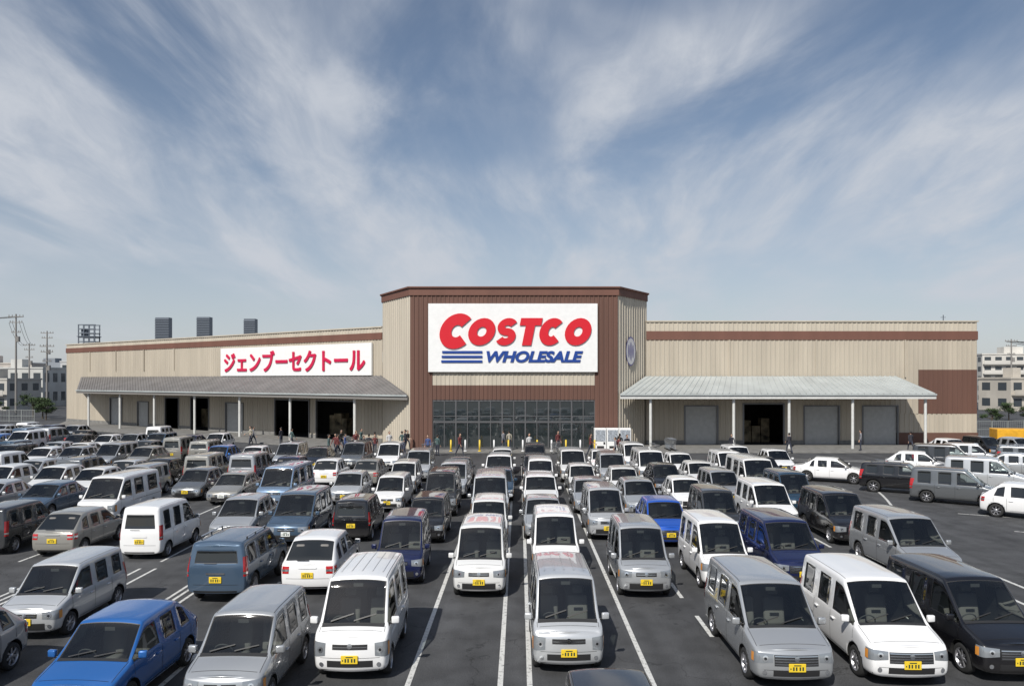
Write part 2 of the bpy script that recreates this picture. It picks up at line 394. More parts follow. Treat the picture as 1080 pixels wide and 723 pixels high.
C=dict(white=(.82,.82,.82,0),pearl=(.74,.74,.73,.05),silver=(.46,.475,.49,.5),lsilver=(.58,.595,.61,.4),grey=(.17,.18,.19,.5),dgrey=(.05,.053,.058,.4),
 black=(.006,.006,.008,.0),navy=(.008,.014,.065,.2),blue=(.02,.13,.42,.2),lblue=(.20,.29,.42,.4),teal=(.03,.07,.12,.4),beige=(.36,.35,.32,.4),bluegrey=(.08,.13,.20,.4),
 red=(.10,.010,.012,.2),brown=(.05,.04,.035,.3),bblue=(.012,.09,.48,.15))
placed=[]
def car(key,X,d,c,face='F',yaw=0.0,nm=None):
    me,name,L=V[key]
    yaw+=random.uniform(-1.5,1.5)
    o=bpy.data.objects.new(nm or name,me); COL.objects.link(o)
    if face=='F': o.location=(X,d,0); o.rotation_euler=(0,0,R(yaw))
    else:
        o.location=(X,d+L,0); o.rotation_euler=(0,0,R(180+yaw))
    s=random.uniform(.97,1.02); o.scale=(s,s,s*random.uniform(.98,1.02))
    col=list(C[c]); f=random.uniform(.9,1.05)
    o.color=(min(col[0]*f,.84),min(col[1]*f,.84),min(col[2]*f,.84),col[3])
    placed.append((X,d+L/2,L))
    return o
E=[# type,X,d,colour,facing
('hatch',-11.3,12.9,'silver','F'),('tall',-11.3,17.6,'lsilver','F'),('compact',-7.75,13.2,'blue','F'),('tall',-5.2,13.5,'silver','F'),
('keivan',-3.25,15.2,'white','F'),('keiwag',-3.35,22.3,'navy','F'),('tall',-3.25,28.0,'black','F'),
('keiwag',-.92,21.0,'pearl','F'),('keiwag',1.43,8.3,'black','F'),('keivan',1.17,15.6,'lsilver','F'),('keiwag',1.35,22.9,'white','F'),
('keiwag',3.72,21.0,'silver','F'),('keiwag',3.62,28.6,'lsilver','F'),
('minivan',5.55,14.8,'silver','F'),('minivan',7.85,14.9,'white','F'),('minivan',10.15,15.1,'black','F'),
('keiwag',6.2,21.7,'white','F'),('minivan',8.45,21.9,'navy','F'),('minivanw',12.5,22.2,'silver','F'),
('compact',5.75,27.4,'bblue','F'),('keiwag',8.0,28.6,'dgrey','F'),('minivan',10.7,30.2,'white','F'),('minivanw',12.6,27.6,'black','F'),
('hatch',-5.8,21.3,'white','R'),('suv',-8.0,20.6,'bluegrey','R'),('keiwag',-12.5,25.5,'white','R'),('hatch',-15.7,25.8,'beige','R'),('tall',-18.2,26.2,'dgrey','R'),
('minivanw',-8.2,27.5,'bluegrey','F'),('hatch',-10.4,27.8,'silver','F'),('tall',-6.0,28.3,'black','R'),('tall',-5.7,34.6,'white','F'),
('compact',-8.1,36.5,'lsilver','F'),('bigvan',-11.2,35.4,'lblue','F'),('sedan',-14.0,36.5,'beige','F'),('hatch',-16.3,37.8,'grey','F'),('bigvan',-17.4,31.6,'white','F'),
('sedan',-21.0,32.5,'bluegrey','F'),('tall',-19.4,38.0,'silver','F'),('sedan',-23.9,33.2,'silver','F'),('hatch',-26.6,33.4,'dgrey','F'),
]
for e in E: car(*e)
kinds=['keivan','keiwag','tall','minivan','compact','minivanw','tall','hatch','suv','sedan','hatch','bigvan']
cols=['white']*12+['pearl']*3+['silver']*6+['lsilver']*5+['grey']*2+['dgrey']*3+['black']*5+['navy','navy','bluegrey','blue','lblue','teal']
# central queue
for X,start,end in((-5.8,40,47),(-3.3,33.5,49),(-.95,27.2,49),(1.3,28.4,49),(3.6,34,49),(5.85,33.2,49.5),(8.2,34,50),(10.5,36,50),(12.7,33.4,47),(15.0,44,51),(17.3,48,51)):
    d=start
    while d<end:
        k=random.choice(kinds)
        car(k,X+random.uniform(-.15,.15)+.009*(d-start),d,random.choice(cols if abs(X-1.3)>.2 or d>42 else ['white','silver']),'F')
        d+=V[k][2]+random.uniform(.9,1.7)
# left block rows
lk=['hatch','sedan','tall','minivanw','suv','keiwag','sedan','compact','minivan','hatch','compact']
lc=['white']*9+['pearl']*2+['silver']*7+['lsilver']*5+['grey']*3+['dgrey']*3+['black']*5+['navy','navy','bluegrey','bluegrey','beige','teal','blue']
rows=[38.2,42.9,50.3,55.2,62.6,67.5,74.6,79.4,86.0]
for ri,d in enumerate(rows):
    X=-8.3 if d>42 else -21.9
    while X>-.86*d-6:
        lim=65.6+(-X-9)*.68-13.5
        if d<lim and random.random()>.09:
            car(random.choice(lk),X+random.uniform(-.18,.18),d+random.uniform(-.4,.4),random.choice(lc),'F' if ri%2==0 else 'R')
        X-=2.38
# right lot
for e in [('sedan',21.0,44.5,'white','F',62),('suv',22.6,40.0,'black','F',55),('minivanw',23.6,36.3,'grey','F',55),('hatch',24.4,32.2,'white','F',50),
          ('sedan',29.5,44.2,'silver','F',60),('minivan',27.8,40.5,'lsilver','F',55),('compact',27.5,47.5,'white','F',60),('minivan',30.5,49.0,'dgrey','F',60),('hatch',33.5,46.5,'silver','F',60),
          ('tall',34,53,'lsilver','F',60),('suv',36.5,50,'grey','F',60)]: car(*e)
for i in range(6):
    car(random.choice(lk),35.0+i*2.5,58.0+random.uniform(-.3,.3),random.choice(['white','silver','black','dgrey','white','lsilver']),'F',8)

# ---------------------------------------------------------------- ground
def asphalt():
    m,nt,b=new_mat('asphalt'); L=nt.links.new
    tc=nt.nodes.new('ShaderNodeTexCoord')
    def noise(s,d,vec=None):
        n=nt.nodes.new('ShaderNodeTexNoise'); n.inputs['Scale'].default_value=s; n.inputs['Detail'].default_value=d
        L(vec or tc.outputs['Object'],n.inputs['Vector']); return n.outputs['Fac']
    mp=nt.nodes.new('ShaderNodeMapping'); mp.inputs['Scale'].default_value=(1.6,.10,1); L(tc.outputs['Object'],mp.inputs[0])
    big=noise(.09,5); fine=noise(35,3); tr=noise(.9,4,mp.outputs[0]); mid=noise(1.3,6); spot=noise(2.6,2)
    def rng(x,a,b_,c,d):
        r=nt.nodes.new('ShaderNodeMapRange'); r.inputs[1].default_value=a; r.inputs[2].default_value=b_; r.inputs[3].default_value=c; r.inputs[4].default_value=d; L(x,r.inputs[0]); return r.outputs[0]
    def mul(a,b_):
        n=nt.nodes.new('ShaderNodeMath'); n.operation='MULTIPLY'; L(a,n.inputs[0]); L(b_,n.inputs[1]); return n.outputs[0]
    f=mul(mul(rng(big,.3,.7,.78,1.3),rng(fine,.3,.7,.7,1.3)),mul(rng(tr,.3,.7,.75,1.25),rng(mid,.35,.6,.75,1.1)))
    f=mul(f,rng(spot,.68,.74,1.0,.55))
    # cracks
    vo=nt.nodes.new('ShaderNodeTexVoronoi'); vo.feature='DISTANCE_TO_EDGE'; vo.inputs['Scale'].default_value=.16
    dm=nt.nodes.new('ShaderNodeVectorMath'); dm.operation='ADD'; nn=nt.nodes.new('ShaderNodeTexNoise'); nn.inputs['Scale'].default_value=.8; nn.inputs['Detail'].default_value=6
    L(tc.outputs['Object'],nn.inputs['Vector']); sc=nt.nodes.new('ShaderNodeVectorMath'); sc.operation='SCALE'; sc.inputs['Scale'].default_value=2.5
    L(nn.outputs['Color'],sc.inputs[0]); L(sc.outputs[0],dm.inputs[0]); L(tc.outputs['Object'],dm.inputs[1]); L(dm.outputs[0],vo.inputs['Vector'])
    f=mul(f,rng(vo.outputs['Distance'],0,.004,.45,1.0))
    v=nt.nodes.new('ShaderNodeVectorMath'); v.operation='SCALE'; v.inputs[0].default_value=(.054,.055,.058); L(f,v.inputs['Scale']); L(v.outputs[0],b.inputs['Base Color'])
    b.inputs['Roughness'].default_value=.82
    bp=nt.nodes.new('ShaderNodeBump'); bp.inputs['Strength'].default_value=.35; bp.inputs['Distance'].default_value=.02; L(fine,bp.inputs['Height']); L(bp.outputs[0],b.inputs['Normal'])
    return m
def markmat():
    m,nt,b=new_mat('road_paint'); L=nt.links.new
    tc=nt.nodes.new('ShaderNodeTexCoord'); n=nt.nodes.new('ShaderNodeTexNoise'); n.inputs['Scale'].default_value=9; n.inputs['Detail'].default_value=10; n.inputs['Roughness'].default_value=.7
    r=nt.nodes.new('ShaderNodeValToRGB'); r.color_ramp.elements[0].position=.33; r.color_ramp.elements[0].color=(.12,.12,.12,1); r.color_ramp.elements[1].position=.48; r.color_ramp.elements[1].color=(.58,.58,.56,1)
    L(tc.outputs['Object'],n.inputs['Vector']); L(n.outputs['Fac'],r.inputs[0]); L(r.outputs[0],b.inputs['Base Color']); b.inputs['Roughness'].default_value=.7
    return m
bm=bmesh.new(); S=2500
bm.faces.new([bm.verts.new(c) for c in((-S,-200,0),(S,-200,0),(S,S,0),(-S,S,0))])
obj_from_bm('ground_asphalt',bm,[asphalt()])
bm=bmesh.new()
def line(x0,y0,x1,y1,w=.11):
    a=Vector((x0,y0));b=Vector((x1,y1)); n=(b-a).normalized(); n=Vector((-n.y,n.x))*w/2
    bm.faces.new([bm.verts.new((p.x,p.y,.004)) for p in(a-n,b-n,b+n,a+n)])
for x,y0 in((-2.17,6),(-.32,6),(.27,6),(2.75,6)): line(x,y0,x+.009*50,55)
for x,y0 in((-4.55,20),(4.75,18),(7.1,20),(9.5,18),(11.6,18),(13.9,20)): 
    y=y0
    while y<54:
        line(x,y,x+.02,y+ (1.6 if x>4 else 3)); y+=(3.2 if x>4 else 5)
for d in(18.0,25.4,31.0,36.0,42.5,54.8,67.2,79.2):
    X=-6.9 if d>42 else -7.0
    while X>-.9*d-6:
        if d<65.6+(-X-9)*.68-14: line(X,d,X,d+4.9,.09)
        X-=2.38
line(-60,42.3,-7,42.3,.1); line(-7,12,-7,17.9)
for X in(-9.6,-12.0,-14.4): # U-shaped stall ends on the left aisle
    line(X,20.5,X,24.5,.09); line(X+.5,20.5,X+.5,24.5,.09); line(X-.045,20.4,X+.545,20.4,.1)
# right lane arc and lot lines
pts=[(15.6+6*math.sin(t),30+14*t) for t in [i*.12 for i in range(14)]]
for a,b_ in zip(pts,pts[1:]): line(*a,*b_,.12)
for i in range(8):
    line(20.2+i*.1,30.5+i*4.05,26.5+i*.1,27.0+i*4.05,.10)
line(15,57,50,57,.15); line(15,8,15,26,.12)
bm.normal_update()
obj_from_bm('road_markings',bm,[markmat()])

# ---------------------------------------------------------------- store
def wallmat(name,col,noise=.13):
    return simple(name,col,.7,0,noise=noise,nscale=1.0,stretch=(.8,.8,.10))
B={}
B['beige']=wallmat('beige_cladding',(.44,.39,.315)); B['beige2']=wallmat('pale_cladding',(.49,.44,.36))
B['brown']=wallmat('brown_cladding',(.125,.062,.045)); B['brown2']=wallmat('brown_trim',(.155,.070,.050))
B['white']=simple('sign_white',(.78,.78,.77),.5,noise=.04); B['redt']=simple('sign_red',(.60,.010,.022),.4); B['bluet']=simple('sign_blue',(.010,.05,.26),.4)
B['pink']=simple('sign_crimson',(.56,.010,.065),.4)
B['metal']=simple('canopy_metal',(.46,.49,.485),.45,.2,noise=.15,nscale=.6); B['metald']=simple('canopy_metal_weathered',(.19,.18,.175),.6,.2,noise=.2,nscale=.6)
B['conc']=simple('concrete',(.20,.195,.185),.85,noise=.25,nscale=2); B['shut']=simple('roller_shutter',(.46,.46,.45),.5,.1,noise=.1)
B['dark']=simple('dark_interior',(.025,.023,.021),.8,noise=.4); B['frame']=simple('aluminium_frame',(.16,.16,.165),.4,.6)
B['fac']=simple('fascia_white',(.60,.60,.58),.6,noise=.1); B['soff']=simple('soffit',(.20,.19,.18),.8)
B['goods']=simple('stock',(.35,.28,.18),.8,noise=.9,nscale=1.2)
B['glass']=glass_mat('shopfront_glass',(.35,.42,.42),.45,2.1,(.05,.065,.07))
BK=list(B.keys()); BI={k:i for i,k in enumerate(BK)}; BM=[B[k] for k in BK]
store=bpy.data.objects.new('warehouse_store',None); COL.objects.link(store)
def part(name,bm): return obj_from_bm(name,bm,BM,parent=store)
def ribbed(bm,p0,p1,z0,z1,mi,pitch=.42,depth=.05):
    a=Vector((*p0,0));b=Vector((*p1,0)); Ln=(b-a).length; u=(b-a)/Ln; n=Vector((u.y,-u.x,0))   # outward to the right-hand of travel
    k=max(1,int(Ln/pitch)); P=[]
    for i in range(k):
        s=i*Ln/k; st=Ln/k
        P+= [(s,0),(s+st*.55,0),(s+st*.65,1),(s+st*.9,1)]
    P.append((Ln,0)); pr=None
    for s,o in P:
        c=a+u*s+n*(o*depth); v0=bm.verts.new((c.x,c.y,z0)); v1=bm.verts.new((c.x,c.y,z1))
        if pr: f=bm.faces.new([pr[0],v0,v1,pr[1]]); f.material_index=mi
        pr=(v0,v1)
def slab(bm,pts,z0,z1,mi):
    lo=[bm.verts.new((x,y,z0)) for x,y in pts]; hi=[bm.verts.new((x,y,z1)) for x,y in pts]
    n=len(pts); fs=[bm.faces.new(hi),bm.faces.new(lo[::-1])]
    for i in range(n): fs.append(bm.faces.new([lo[i],lo[(i+1)%n],hi[(i+1)%n],hi[i]]))
    for f in fs: f.material_index=mi
def obox(bm,p0,p1,z0,z1,out0,out1,mi):
    """box along the wall p0->p1 spanning outward offsets out0..out1"""
    a=Vector(p0);b=Vector(p1);u=(b-a).normalized();n=Vector((u.y,-u.x))
    pts=[a+n*out0,b+n*out0,b+n*out1,a+n*out1]
    slab(bm,[(p.x,p.y) for p in pts],z0,z1,mi)
# walls defined left->right so that outward is toward the camera
WL0=Vector((-64,109.)); WL1=Vector((-12.3,72.)); uL=(WL1-WL0).normalized(); nL=Vector((uL.y,-uL.x)); LL=(WL1-WL0).length
def WL(s,o=0): p=WL0+uL*s+nL*o; return (p.x,p.y)
ZT=11.15
# --- left wing
bm=bmesh.new()
openL=[(26.0,28.9,3.8),(31.6,35.2,3.9),(47.5,53.0,3.9),(54.2,59.8,3.9)]
shutL=[(12.5,15.5,3.6),(19.5,22.0,3.2),(38.6,41.8,3.4)]
xs=0
cuts=sorted([(a,b,h,'o') for a,b,h in openL]+[(a,b,h,'s') for a,b,h in shutL])
for a,b,h,t in cuts:
    ribbed(bm,WL(xs),WL(a),.5,5.0,BI['beige']); obox(bm,WL(xs),WL(a),0,.5,-.1,.08,BI['conc']); 
    ribbed(bm,WL(a),WL(b),h+.1,5.0,BI['beige'])
    for q0,q1 in((a-.12,a),(b,b+.12)): obox(bm,WL(q0),WL(q1),0,h+.12,-.1,.10,BI['frame'])
    obox(bm,WL(a),WL(b),h,h+.12,-.1,.09,BI['frame'])
    if t=='s':
        z=0.02
        while z<h: obox(bm,WL(a),WL(b),z,min(z+.085,h),-.2,-.08,BI['shut']); z+=.1
        obox(bm,WL(a),WL(b),0,h,-.25,-.201,BI['frame'])
    xs=b
ribbed(bm,WL(xs),WL(LL),.5,5.0,BI['beige']); obox(bm,WL(xs),WL(LL),0,.5,-.1,.08,BI['conc'])
ribbed(bm,WL(0),WL(LL),5.0,9.9,BI['beige']); ribbed(bm,WL(0),WL(LL),10.55,ZT-.12,BI['beige2'])
obox(bm,WL(-.05),WL(LL),9.9,10.55,-.1,.09,BI['brown2']); obox(bm,WL(-.1),WL(LL),ZT-.12,ZT,-.35,.13,BI['beige2'])
for k in range(1,9):
    s=k*7.0
    if not 34<s<62: obox(bm,WL(s),WL(s+.12),7.2,9.9,.05,.15,BI['beige'])
# end wall, back and interior
ribbed(bm,(-40,141.),WL(0),0,ZT-.12,BI['beige'])
slab(bm,[WL(.3,-.4),WL(LL,-.4),(-12,100),(-38,140)],ZT-1.0,ZT-.6,BI['conc'])
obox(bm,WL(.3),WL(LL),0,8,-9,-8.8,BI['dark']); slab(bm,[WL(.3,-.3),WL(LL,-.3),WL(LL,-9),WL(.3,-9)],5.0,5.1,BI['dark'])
random.seed(3)
for a,b,h in openL:
    for k in range(4):
        s=random.uniform(a-1,b); z=random.uniform(.8,2.6); obox(bm,WL(s),WL(s+1.2),0,z,-6.5-k*.01,-5.4-k*.01,BI['goods'])
part('left_wing',bm)
# --- right wing
def WR(x,o=0): return (x,70.-o)
bm=bmesh.new(); xs=12.4
shutR=[(16.0,18.9,3.6,'s'),(21.4,25.0,3.8,'o'),(27.0,30.1,3.6,'s'),(32.4,35.5,3.6,'s')]
for a,b,h,t in shutR:
    ribbed(bm,WR(xs),WR(a),.5,5.0,BI['beige']); obox(bm,WR(xs),WR(a),0,.5,-.1,.08,BI['conc']); ribbed(bm,WR(a),WR(b),h+.1,5.0,BI['beige'])
    for q0,q1 in((a-.14,a),(b,b+.14)): obox(bm,WR(q0),WR(q1),0,h+.12,-.1,.10,BI['frame'])
    obox(bm,WR(a),WR(b),h,h+.12,-.1,.09,BI['frame'])
    if t=='s':
        z=.02
        while z<h: obox(bm,WR(a),WR(b),z,min(z+.085,h),-.2,-.08,BI['shut']); z+=.1
        obox(bm,WR(a),WR(b),0,h,-.25,-.201,BI['frame'])
    xs=b
ribbed(bm,WR(xs),WR(42.9),1.2,2.95,BI['beige']); obox(bm,WR(xs),WR(42.95),0,1.2,-.1,.09,BI['brown'])
ribbed(bm,WR(xs),WR(37.5),2.95,5.0,BI['beige'])
ribbed(bm,WR(12.4),WR(37.5),5.0,9.75,BI['beige']); ribbed(bm,WR(37.5),WR(42.9),7.0,9.75,BI['beige'])
ribbed(bm,WR(37.5,.02),WR(42.9,.02),2.95,7.0,BI['brown'])
obox(bm,WR(12.4),WR(42.95),9.75,10.55,-.1,.09,BI['brown2']); ribbed(bm,WR(12.4),WR(42.9),10.55,11.4,BI['beige2']); obox(bm,WR(12.4),WR(43.0),11.4,11.52,-.35,.13,BI['beige2'])
for x in(20.0,28.0,36.2): obox(bm,WR(x),WR(x+.1),6.3,9.75,.05,.14,BI['beige'])
ribbed(bm,(42.9,70.),(42.9,120.),0,11.4,BI['beige'])
slab(bm,[(12.4,70.4),(42.6,70.4),(42.6,119),(12.4,119)],10.3,10.7,BI['conc'])
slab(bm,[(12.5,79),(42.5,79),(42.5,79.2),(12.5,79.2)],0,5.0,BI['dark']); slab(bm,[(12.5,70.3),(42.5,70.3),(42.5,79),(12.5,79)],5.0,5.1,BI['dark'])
for k in range(4): obox(bm,WR(21.6+k*.9),WR(22.4+k*.9),0,random.uniform(.9,2.4),-5,-4,BI['goods'])
part('right_wing',bm)
# --- tower
TZ=14.1; A0=(-12.2,71.5);A1=(-8.8,65.5);A2=(9.15,65.5);A3=(12.5,70.5)
bm=bmesh.new()
ribbed(bm,A0,A1,0.0,TZ-.75,BI['beige2'],.5); ribbed(bm,A2,A3,0.0,TZ-.75,BI['beige2'],.5)
ribbed(bm,A1,(-6.85,65.5),0,TZ-.75,BI['brown'],.36,.06); ribbed(bm,(7.15,65.5),A2,0,TZ-.75,BI['brown'],.36,.06)
ribbed(bm,(-6.85,65.5),(7.15,65.5),4.35,5.6,BI['brown'],.36,.06); ribbed(bm,(-6.85,65.5),(7.15,65.5),5.6,6.7,BI['beige2'],.36,.04)
ribbed(bm,(-6.85,65.5),(7.15,65.5),6.7,TZ-.75,BI['brown'],.36,.06)
def off_pts(o): return [(-12.2-o,71.5),(-8.8-o*.6,65.5-o),(9.15+o*.6,65.5-o),(12.5+o,70.5),(12.5+o,90),(-12.2-o,90)]
slab(bm,off_pts(.12),TZ-.75,TZ-.12,BI['brown2']); slab(bm,off_pts(.26),TZ-.12,TZ,BI['brown2'])
slab(bm,[(-12.2,71.6),(-12.0,71.6),(-12.0,90),(-12.2,90)],0,TZ-.75,BI['beige']); slab(bm,[(12.3,70.6),(12.5,70.6),(12.5,90),(12.3,90)],0,TZ-.75,BI['beige'])
part('entrance_tower',bm)
# --- entrance glazing and lobby
bm=bmesh.new()
x0,x1=-6.85,7.15; n=14; w=(x1-x0)/n
for i in range(n+1):
    x=x0+i*w; bw=.06 if i%2==0 else .035
    slab(bm,[(x-bw,65.52),(x+bw,65.52),(x+bw,65.68),(x-bw,65.68)],0.12,4.35,BI['frame'])
for z,h in((.12,.12),(2.35,.16),(4.2,.15),(2.9,.06)):
    slab(bm,[(x0,65.54),(x1,65.54),(x1,65.66),(x0,65.66)],z,z+h,BI['frame'])
f=bm.faces.new([bm.verts.new(c) for c in((x0,65.6,.2),(x1,65.6,.2),(x1,65.6,4.2),(x0,65.6,4.2))]); f.material_index=BI['glass']
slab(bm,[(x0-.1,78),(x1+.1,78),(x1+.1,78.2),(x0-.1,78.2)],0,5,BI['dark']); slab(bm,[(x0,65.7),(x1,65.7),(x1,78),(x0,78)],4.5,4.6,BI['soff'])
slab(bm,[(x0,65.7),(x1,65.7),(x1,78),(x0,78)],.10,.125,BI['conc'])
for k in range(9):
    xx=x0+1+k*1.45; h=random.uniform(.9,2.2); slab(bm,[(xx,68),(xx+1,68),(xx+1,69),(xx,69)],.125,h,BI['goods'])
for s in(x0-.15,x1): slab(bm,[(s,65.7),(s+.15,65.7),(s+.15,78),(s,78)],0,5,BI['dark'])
part('entrance_doors',bm)
# --- canopies
def canopy(fr,wl,zf,zw,mi,ribs,fas):
    """fr: front-edge pts (left,right); wl: wall-edge pts"""
    bm=bmesh.new()
    F0,F1=Vector((*fr[0],zf)),Vector((*fr[1],zf)); W0,W1=Vector((*wl[0],zw)),Vector((*wl[1],zw))
    P=[]; k=int((F1-F0).length/ribs)
    for i in range(k):
        for t,o in((0,0),(.82,0),(.86,.06),(.96,.06)): P.append(((i+t)/k,o))
    P.append((1,0)); pr=None
    for t,o in P:
        a=F0.lerp(F1,t)+Vector((0,0,o)); b=W0.lerp(W1,t)+Vector((0,0,o)); va=bm.verts.new(a); vb=bm.verts.new(b)
        if pr: f=bm.faces.new([pr[0],va,vb,pr[1]]); f.material_index=mi
        pr=(va,vb)
    u=(F1-F0).normalized(); n=Vector((u.y,-u.x,0))
    obox(bm,(F0.x,F0.y),(F1.x,F1.y),zf-.42,zf-.03,-.10,.05,fas); obox(bm,(F0.x,F0.y),(F1.x,F1.y),zf-.12,zf+.02,.052,.17,BI['metal'])
    f=bm.faces.new([bm.verts.new((p.x,p.y,zf-.3)) for p in(F0,F1,W1,W0)]); f.material_index=BI['soff']
    for a,b in((F0,W0),(F1,W1)):
        f=bm.faces.new([bm.verts.new(c) for c in((a.x,a.y,zf-.3),(b.x,b.y,zf-.3),(b.x,b.y,zw-.02),(a.x,a.y,zf-.02))]); f.material_index=fas
    return bm,F0,F1,u,n
bm,F0,F1,u,n=canopy(((-56,97.6),(-9.0,65.4)),(WL(4.5,.1),WL(LL-.1,.1)),4.75,6.45,BI['metald'],.6,BI['soff'])
for s in(2,9.5,17,25,33,41,50):
    c=F0+u*s-n*.5; bmesh.ops.create_cone(bm,cap_ends=True,segments=12,radius1=.13,radius2=.13,depth=4.4,matrix=Matrix.Translation((c.x,c.y,2.2)))
for f in bm.faces:
    if f.material_index==0: f.material_index=BI['fac']
part('left_canopy',bm)
bm,F0,F1,u,n=canopy(((9.3,65.3),(36.5,65.3)),((12.3,69.9),(35.3,69.9)),4.85,6.4,BI['metal'],.55,BI['fac'])
for x in(12.0,19.2,24.0,29.5,35.8):
    bmesh.ops.create_cone(bm,cap_ends=True,segments=12,radius1=.12,radius2=.12,depth=4.5,matrix=Matrix.Translation((x,65.7,2.25)))
for f in bm.faces:
    if f.material_index==0: f.material_index=BI['fac']
part('right_canopy',bm)
# pavement with kerb
bm=bmesh.new()
slab(bm,[(-58,95.5),(-10.5,62.9),(10.5,62.9),(43,62.9),(43,69.9),(12.6,69.9),(9.2,65.3),(-8.9,65.3),(-12.2,71.8),(-64,108.8)],.004,.12,0)
obj_from_bm('pavement',bm,[B['conc']])
# --- main sign
def ribbon(bm,pts,w,y,dy,mi,closed=False,shear=.0,z0=0,miter=True):
    P=[Vector(p) for p in pts]; n=len(P); A=[];Bq=[]
    for i in range(n):
        if closed: t=(P[(i+1)%n]-P[i-1])
        elif i==0: t=P[1]-P[0]
        elif i==n-1: t=P[-1]-P[-2]
        else: t=P[i+1]-P[i-1]
        t.normalize(); nn=Vector((-t.y,t.x))*w/2
        A.append(P[i]+nn);Bq.append(P[i]-nn)
    def v(p,yy): return bm.verts.new((p.x+shear*(p.y-z0),yy,p.y))
    fr=[(v(a,y-dy),v(b,y-dy),v(a,y),v(b,y)) for a,b in zip(A,Bq)]
    rng=range(n if closed else n-1)
    for i in rng:
        a=fr[i];b=fr[(i+1)%n]
        for q4 in((a[0],b[0],b[1],a[1]),(a[0],a[2],b[2],b[0]),(a[1],b[1],b[3],a[3])):
            f=bm.faces.new(q4); f.material_index=mi
def arc(cx,cz,rx,rz,a0,a1,n=20): return [(cx+rx*math.cos(R(a0+(a1-a0)*i/n)),cz+rz*math.sin(R(a0+(a1-a0)*i/n))) for i in range(n+1)]
sign=bpy.data.objects.new('store_sign',None); COL.objects.link(sign)
bm=bmesh.new(); slab(bm,[(-7.2,65.2),(7.35,65.2),(7.35,65.42),(-7.2,65.42)],6.75,12.62,BI['white'])
o=obj_from_bm('sign_board',bm,BM,parent=sign)
bm=bmesh.new()
def letter(ch,cx,z0,h,w,sw):
    hz=h/2; cz=z0+hz; rx=w/2-sw/2; rz=hz-sw/2
    if ch=='C': ribbon(bm,arc(cx,cz,rx,rz,44,316,26),sw,65.17,.08,BI['redt'],shear=.2,z0=z0)
    if ch=='O': ribbon(bm,arc(cx,cz,rx,rz,0,345,23),sw,65.17,.08,BI['redt'],True,.2,z0)
    if ch=='T':
        ribbon(bm,[(cx-w/2,z0+h-sw*.42),(cx+w/2,z0+h-sw*.42)],sw*.84,65.17,.08,BI['redt'],shear=.2,z0=z0)
        ribbon(bm,[(cx,z0),(cx,z0+h-sw*.84)],sw*1.05,65.17,.08,BI['redt'],shear=.2,z0=z0)
    if ch=='S':
        s2=sw*.82; r2=(h-s2)/4
        p=arc(cx,z0+h-s2/2-r2,rx,r2,25,270,16)+arc(cx,z0+s2/2+r2,rx,r2,90,-155,16)[1:]
        ribbon(bm,p,s2,65.17,.08,BI['redt'],shear=.2,z0=z0)
letter('C',-5.05,8.72,3.05,2.9,1.0)
for ch,cx,w in(('O',-2.55,2.3),('S',-.42,1.85),('T',1.52,1.85),('C',3.46,2.1),('O',5.72,2.25)): letter(ch,cx-.28,9.02,2.35,w,.76)
for z in(8.45,8.05,7.65): ribbon(bm,[(-6.0+(8.45-z)*-.1,z),(-2.55,z)],.20,65.17,.05,BI['bluet'])
obj_from_bm('sign_lettering',bm,BM,parent=sign)
def text(name,body,size,mat,off=.0,shear=0,ext=.03):
    cu=bpy.data.curves.new(name,'FONT'); cu.body=body; cu.size=size; cu.offset=off; cu.shear=shear; cu.extrude=ext; cu.align_x='CENTER'; cu.align_y='CENTER'; cu.space_character=1.0
    o=bpy.data.objects.new(name,cu); COL.objects.link(o); bpy.context.view_layer.update()
    dg=bpy.context.evaluated_depsgraph_get(); me=bpy.data.meshes.new_from_object(o.evaluated_get(dg)); bpy.data.objects.remove(o)
    me.materials.clear(); me.materials.append(mat); o=bpy.data.objects.new(name,me); COL.objects.link(o)
    xs=[v.co.x for v in me.vertices]; ys=[v.co.y for v in me.vertices]
    return o,(min(xs),max(xs),min(ys),max(ys))
def fit(o,bb,w,h):
    cx=(bb[0]+bb[1])/2; cy=(bb[2]+bb[3])/2
    for v in o.data.vertices: v.co.x=(v.co.x-cx)*w/(bb[1]-bb[0]); v.co.y=(v.co.y-cy)*h/(bb[3]-bb[2])
t,bb=text('wholesale_lettering','WHOLESALE',1.3,B['bluet'],.055,.25)
fit(t,bb,8.3,.98); t.rotation_euler=(R(90),0,0); t.location=(1.95,65.15,8.06); t.parent=sign
# left banner
ban=bpy.data.objects.new('store_banner',None); COL.objects.link(ban)
sB0=LL*(1-.403); sB1=LL*(1-.0187)
bm=bmesh.new(); obox(bm,WL(sB0),WL(sB1),6.5,9.62,.10,.28,BI['white']); obj_from_bm('banner_board',bm,BM,parent=ban)
t,bb=text('banner_lettering','ジェンブーセクトール',2,B['pink'],0,0)
fit(t,bb,(sB1-sB0)*.93,2.15)
# embolden: merge slightly shifted copies of the glyphs, each a few mm in front of the last
bm=bmesh.new()
for i,(dx,dz) in enumerate(((0,0),(.07,0),(-.07,0),(0,.06),(0,-.06),(.05,.05),(-.05,-.05),(.05,-.05),(-.05,.05))):
    tmp=bmesh.new(); tmp.from_mesh(t.data)
    for v in tmp.verts: v.co+=Vector((dx,dz,i*.006))
    m_=bpy.data.meshes.new('g'); tmp.to_mesh(m_); tmp.free(); bm.from_mesh(m_); bpy.data.meshes.remove(m_)
bm.to_mesh(t.data); bm.free()
c=WL((sB0+sB1)/2,.32); t.rotation_euler=(R(90),0,math.atan2(uL.y,uL.x)); t.location=(c[0],c[1],8.05); t.parent=ban
